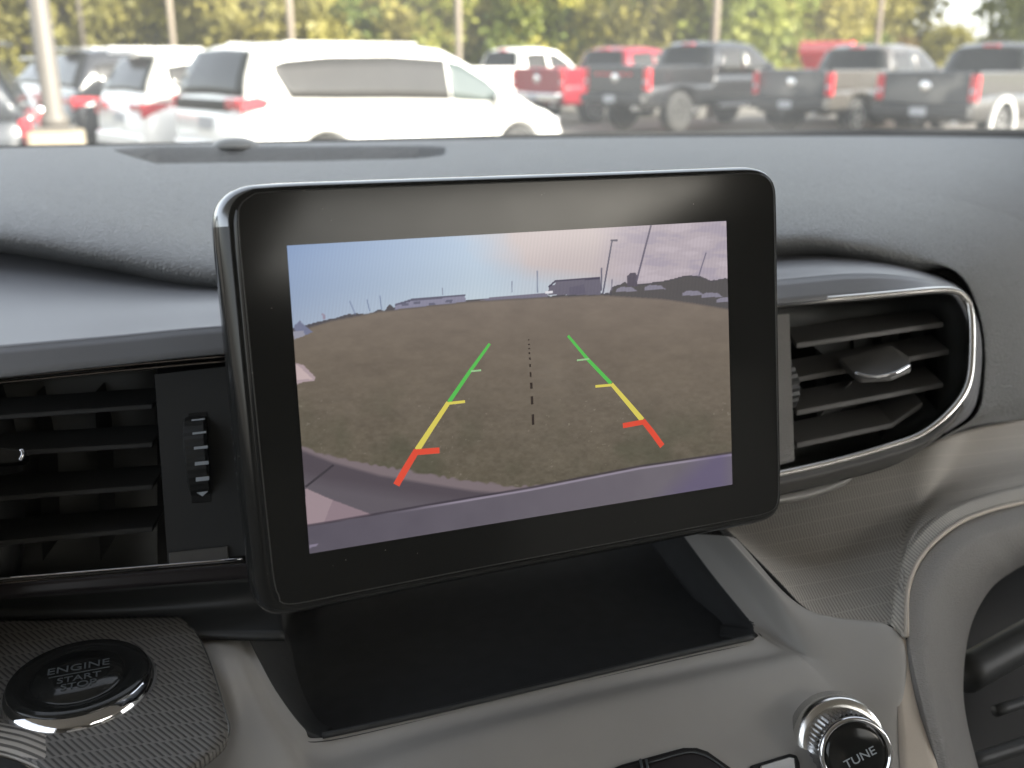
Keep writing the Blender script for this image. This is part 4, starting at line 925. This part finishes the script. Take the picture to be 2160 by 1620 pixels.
# field
gm = (PY > hz).astype(float)
t1 = sx(630, 760, PY)[..., None]; t2 = sx(760, 1010, PY)[..., None]
fld = np.array((126, 115, 106)) * (1 - t1) + np.array((115, 105, 94)) * t1; fld = fld * (1 - t2) + np.array((98, 91, 78)) * t2
fld = fld + (fbm(PX, PY * 2.4, 42, 31) - .5)[..., None] * np.array((14, 13, 11)) + ((fbm(PX, PY * 1.6, 9, 41) - .5) * (.25 + 1.2 * sx(700, 980, PY)))[..., None] * 15
grn = (sx(.50, .75, fbm(PX, PY, 90, 51)) * sx(800, 950, PY))[..., None]; fld = fld * (1 - .35 * grn) + np.array((70, 74, 58)) * .35 * grn
spk = (noise2(PX, PY * 1.8, 6, 61) > .93) & (noise2(PX, PY, 40, 62) > .5) & (PY > 840); fld[spk] += 20
img[:] = img * (1 - gm[..., None]) + fld * gm[..., None]
put(np.clip(1 - abs(PY - hz - 1) / 3, 0, 1) * .5, (84, 80, 82))
put(polym([(620, 688), (632, 676), (640, 684), (660, 700), (648, 706), (626, 712)]), (118, 122, 146)); put(polym([(618, 700), (640, 698), (644, 708), (620, 716)]), (150, 150, 164))
put(polym([(678, 660), (684, 662), (688, 672), (682, 674)]), (150, 140, 158))
put(polym([(618, 764), (640, 770), (666, 796), (662, 804), (640, 806), (622, 812)]), (172, 154, 158)); put(polym([(620, 768), (630, 772), (660, 800), (640, 800), (624, 802)]), (196, 176, 176))
# kerb, shade, bumper
kb_ = curve([(620, 938), (690, 960), (760, 975), (860, 992), (960, 1010), (1080, 1026), (1200, 1020), (1500, 975)]) + 7 * (noise2(PX, PY, 9, 71) - .5)
put(sx(-2, 2, PY - kb_), (124, 112, 116)); put(sx(-4, 4, PY - curve([(620, 944), (700, 975), (800, 1003), (900, 1020), (1000, 1036), (1130, 1046), (1500, 1000)])), (84, 77, 84))
put(sx(0, 30, PY - curve([(620, 985), (700, 1005), (850, 1030), (1000, 1050), (1500, 1060)])), (97, 91, 98))
put(linem((646, 1026), (702, 982), 4), (62, 58, 64))
put(polym([(645, 1030), (690, 1050), (786, 1086), (740, 1100), (640, 1120)]), (142, 124, 132)); put(polym([(645, 1030), (702, 1055), (680, 1110), (640, 1120)]), (156, 138, 144))
bl = curve([(630, 1113), (700, 1102), (900, 1067), (1120, 1030), (1350, 985), (1560, 954)])
bm_ = sx(-1, 1, PY - bl); put(bm_, (0, 0, 0))
tb = sx(650, 1500, PX)[..., None]; bc = np.array((90, 85, 96)) * (1 - tb) + np.array((110, 104, 112)) * tb + (fbm(PX, PY, 55, 81) - .5)[..., None] * 7
img[:] = img * (1 - bm_[..., None]) + bc * bm_[..., None]
put(np.clip(1.6 - abs(PY - bl - 3) / 2, 0, 1) * sx(820, 960, PX) * .8, (158, 148, 164)); put(np.clip(1.4 - abs(PY - bl + 2) / 2, 0, 1) * .7, (58, 52, 62))
put(sx(1440, 1500, PX + (PY - 980)) * sx(1560, 1520, PX) * bm_ * .5, (92, 82, 122)); put(polym([(652, 1150), (672, 1146), (668, 1152), (653, 1156)]), (132, 124, 142))
stripe = .5 + .5 * np.sin((PX * 1.0 + PY * .12) * 2 * math.pi / 7.3); img *= (1 + .035 * (stripe - .5) * (PY < hz))[..., None]
img = np.clip(img, 0, 255) / 255; limg = np.where(img <= .04045, img / 12.92, ((img + .055) / 1.055) ** 2.4)
me = bpy.data.meshes.new('screen')
off = np.array(dsp.location)
me.from_pydata([tuple(p) for p in (gv.reshape(-1, 3) - off)], [], [tuple(reversed(f)) for f in grid_faces(NX, NY)])
ca = me.color_attributes.new('picture', 'FLOAT_COLOR', 'POINT')
ca.data.foreach_set('color', np.concatenate([limg.reshape(-1, 3), np.ones((NX * NY, 1))], 1).astype(np.float32).ravel())
ES = 2 ** -EXPO
m, t, b = nodes_of('lit_screen'); at = N(t, 'ShaderNodeAttribute', _attribute_name='picture'); t.links.new(at.outputs['Color'], b.inputs['Emission Color'])
b.inputs['Emission Strength'].default_value = .97 * ES; b.inputs['Base Color'].default_value = (.006, .006, .006, 1); b.inputs['Roughness'].default_value = .12; b.inputs['Specular IOR Level'].default_value = .35
me.materials.append(m); so = bpy.data.objects.new('screen', me); C.objects.link(so); so.parent = dsp
def strip(name, pts, w, col, parent=so, h=.0007):
    V, Fc = [], []
    q = [DP(x, y, h) for x, y in pts]
    for i in range(len(q)):
        d = (q[min(i + 1, len(q) - 1)] - q[max(i - 1, 0)]).normalized(); s_ = d.cross(DN).normalized()
        ww = w if not isinstance(w, (list, tuple)) else w[i]
        ww *= .36 / F / 2
        V += [q[i] + s_ * ww, q[i] - s_ * ww]
    for i in range(len(q) - 1): Fc.append((2 * i, 2 * i + 1, 2 * i + 3, 2 * i + 2))
    o = obj(name, V, Fc, col, parent, smooth=False)
    if parent is so:
        for v_ in o.data.vertices: pass
    return o
GRN, YEL, ORR = emis('green_overlay', lin((88, 186, 84)), ES), emis('yellow_overlay', lin((214, 200, 92)), ES), emis('red_overlay', lin((218, 78, 58)), ES)
PAL = emis('pale_green_overlay', lin((150, 190, 140)), ES); DK = emis('dark_overlay', lin((52, 44, 40)), ES)
strip('guide_line', [(1033, 725), (990, 785), (947, 848)], [6, 8, 9], GRN); strip('guide_line', [(946, 849), (912, 900), (880, 949)], [10, 11, 13], YEL); strip('guide_line', [(879, 950), (858, 985), (836, 1023)], [14, 15, 15], ORR)
strip('guide_tick', [(993, 783), (1015, 781)], 4, PAL, h=.0009); strip('guide_tick', [(945, 851), (981, 847)], 6, YEL, h=.0009); strip('guide_tick', [(876, 954), (927, 950)], 13, ORR, h=.0009)
strip('guide_line', [(1198, 708), (1240, 758), (1289, 809)], [6, 8, 9], GRN); strip('guide_line', [(1290, 810), (1322, 847), (1355, 886)], [9, 11, 13], YEL); strip('guide_line', [(1356, 887), (1376, 912), (1397, 941)], [13, 14, 14], ORR)
strip('guide_tick', [(1243, 757), (1217, 760)], 4, PAL, h=.0009); strip('guide_tick', [(1292, 812), (1256, 815)], 6, YEL, h=.0009); strip('guide_tick', [(1358, 890), (1314, 898)], 12, ORR, h=.0009)
for (x, y0, y1) in ((1115, 716, 718), (1115.5, 725, 728), (1116, 734, 737), (1116.5, 743, 747), (1117.5, 754, 759), (1118, 768, 774), (1119, 785, 795), (1120.5, 807, 820), (1122, 836, 853), (1124, 874, 896)):
    strip('centre_dash', [(x, y0), (x + .6, y1)], 4 if y0 < 800 else 6, DK)

# ------------------------------------------------------------------ engine start button
bc_ = PZ(170, 1452, ZB); Zv = Vector((0, 0, 1)); XW = Vector((1, 0, 0))
sb = thing('start_button', 'round black engine start button with chrome ring on the ribbed panel', 'button', bc_)
lathe('ring', bc_, Zv, XW, [(.0288, -.001), (.0286, .0008), (.0262, .0050)], M['chrome2'], sb, 64)
lathe('face', bc_, Zv, XW, [(.0264, .0040), (.0262, .0052), (.0255, .0060), (.0225, .0062), (.0195, .0056), (.0175, .0052), (.0165, .0056), (.0160, .0066), (.008, .0071), (.001, .0072)], M['gloss'], sb, 64)
XT = Vector((1, 0, 0)); YT = Vector((0, 1, 0))
text_obj('engine_text', 'ENGINE', .0062, bc_ + YT * .0036 + Zv * .0074, XT, YT, Zv, M['mark_dim'], sb, squash=1.05)
text_obj('start_text', 'START', .0052, bc_ - YT * .0040 + XT * .0005 + Zv * .0074, XT, YT, Zv, M['mark_dim'], sb, squash=1.05)
text_obj('stop_text', 'STOP', .0052, bc_ - YT * .0088 + XT * .0005 + Zv * .0074, XT, YT, Zv, M['mark_dim'], sb, squash=1.05)
V, Fc = boxes_data([(-.0105, .0115, -.0002, .0002, 0, .0002)]); obj('divider_line', [bc_ + Vector(q) + Zv * .0073 - YT * .0003 for q in V], Fc, M['mark_dim'], sb, smooth=False)

# ------------------------------------------------------------------ tuning knob
dg = bpy.context.evaluated_depsgraph_get()
fv = [origin_of(dash) + v_.co for v_ in fas.data.vertices]; bvh = BVHTree.FromPolygons(fv, [tuple(p_.vertices) for p_ in fas.data.polygons])
def on_fascia(px, py, lift=0):
    v = (P(px, py, 1) - CAM).normalized(); h = bvh.ray_cast(CAM, v, 3)
    if h[0] is None: return P(px, py, .38), -FW
    n_ = h[1] if h[1].dot(v) < 0 else -h[1]
    return h[0] + n_ * lift, n_
kc, kn_ = on_fascia(1768, 1562)
kd = kc.copy(); fc = P(1806, 1592, proj(kc)[2] - .021); ax = (fc - kc).normalized(); KL = (fc - kc).length
tk = thing('tuning_knob', 'knurled chrome tuning knob with black face at lower right', 'knob', kc)
lathe('base', kc, ax, RT, [(.0185, -.006), (.0182, .003), (.0172, .0055), (.015, .006)], M['chrome'], tk, 56)
lathe('grip', kc, ax, RT, [(.0142, .004), (.0146, .008), (.0146, KL - .004), (.0142, KL - .0015)], pbr('grip_chrome', (.45, .46, .48), .18, metal=1, noise=90), tk, 96, knurl=-.05, smooth=False)
lathe('cap_ring', kc, ax, RT, [(.0142, KL - .002), (.0143, KL), (.0136, KL + .0010), (.0126, KL + .0009), (.0122, KL - .0003)], M['chrome2'], tk, 64)
fcap = lathe('cap_face', kc, ax, RT, [(.0124, KL - .002), (.0123, KL + .0002), (.010, KL + .0007), (.006, KL + .0011), (.0005, KL + .0012)], M['gloss'], tk, 64)
kx, ky, kz = frame_of(ax, Vector((.97, .25, .20)))
text_obj('tune_text', 'TUNE', .0045, kc + ax * (KL + .00125) - ky * .0012 + kx * .0006, kx, ky, kz, M['mark'], tk, squash=1.15)

# ------------------------------------------------------------------ control panels on the lower edge
cp = thing('control_panel', 'black climate button panel with a grey outline at the bottom edge', 'control panel', on_fascia(1450, 1605)[0])
def on_pts(pts, lift): return [on_fascia(x, y, lift)[0] for x, y in pts]
o1 = [(1200, 1660), (1255, 1640), (1310, 1616), (1440, 1580), (1468, 1580), (1492, 1588), (1540, 1622), (1575, 1660)]
i1 = [(1225, 1662), (1262, 1648), (1314, 1625), (1440, 1590), (1465, 1590), (1487, 1597), (1530, 1628), (1560, 1662)]
bevel(plate('bezel', on_pts(o1, .0012), .003, M['dark'], cp), .0008); bevel(plate('face', on_pts(i1, .0020), .002, M['darkgloss'], cp), .0003)
tube('outline', on_pts([(1365, 1618), (1440, 1597), (1470, 1597), (1500, 1610), (1540, 1640)], .0022), .0003, M['mark_dim'], cp, 6, 5)
for x in (1349, 1361): tube('divider', on_pts([(x, 1612), (x + 6, 1640)], .0026), .0005, M['mark_dim'], cp, 6, 2, smooth=False)
c2 = thing('side_switch', 'small chrome-topped switch between the control panel and the tuning knob', 'switch', on_fascia(1640, 1608)[0])
bevel(plate('bezel', on_pts([(1580, 1618), (1664, 1592), (1680, 1596), (1686, 1612), (1690, 1660), (1590, 1660)], .0012), .003, M['dark'], c2), .0008)
bevel(plate('face', on_pts([(1600, 1622), (1662, 1603), (1674, 1606), (1680, 1660), (1606, 1660)], .0022), .002, M['chrome'], c2), .0006)

# dust specks on the display's black border and on the left ledge
V, Fc = [], []; rd = random.Random(5)
for k in range(46):
    x, y = rd.uniform(500, 1620), rd.uniform(400, 1230)
    if 590 < x < 1560 and 470 < y < 1180 - (x - 590) * .14: continue
    if y > 1235 - (x - 580) * .17: continue
    c_ = DP(x, y, .0062); r_ = rd.uniform(.00008, .0002); b = len(V)
    for a_ in range(5): V.append(c_ + DX * (r_ * math.cos(a_ * 1.2566)) + DYd * (r_ * math.sin(a_ * 1.2566)))
    V.append(c_ + DN * r_ * .8); Fc += [(b + a_, b + (a_ + 1) % 5, b + 5) for a_ in range(5)]
ds = obj('dust_specks', V, Fc, pbr('pale_dust', (.35, .34, .32), .9, noise=300), dsp); ds['kind'] = 'stuff'
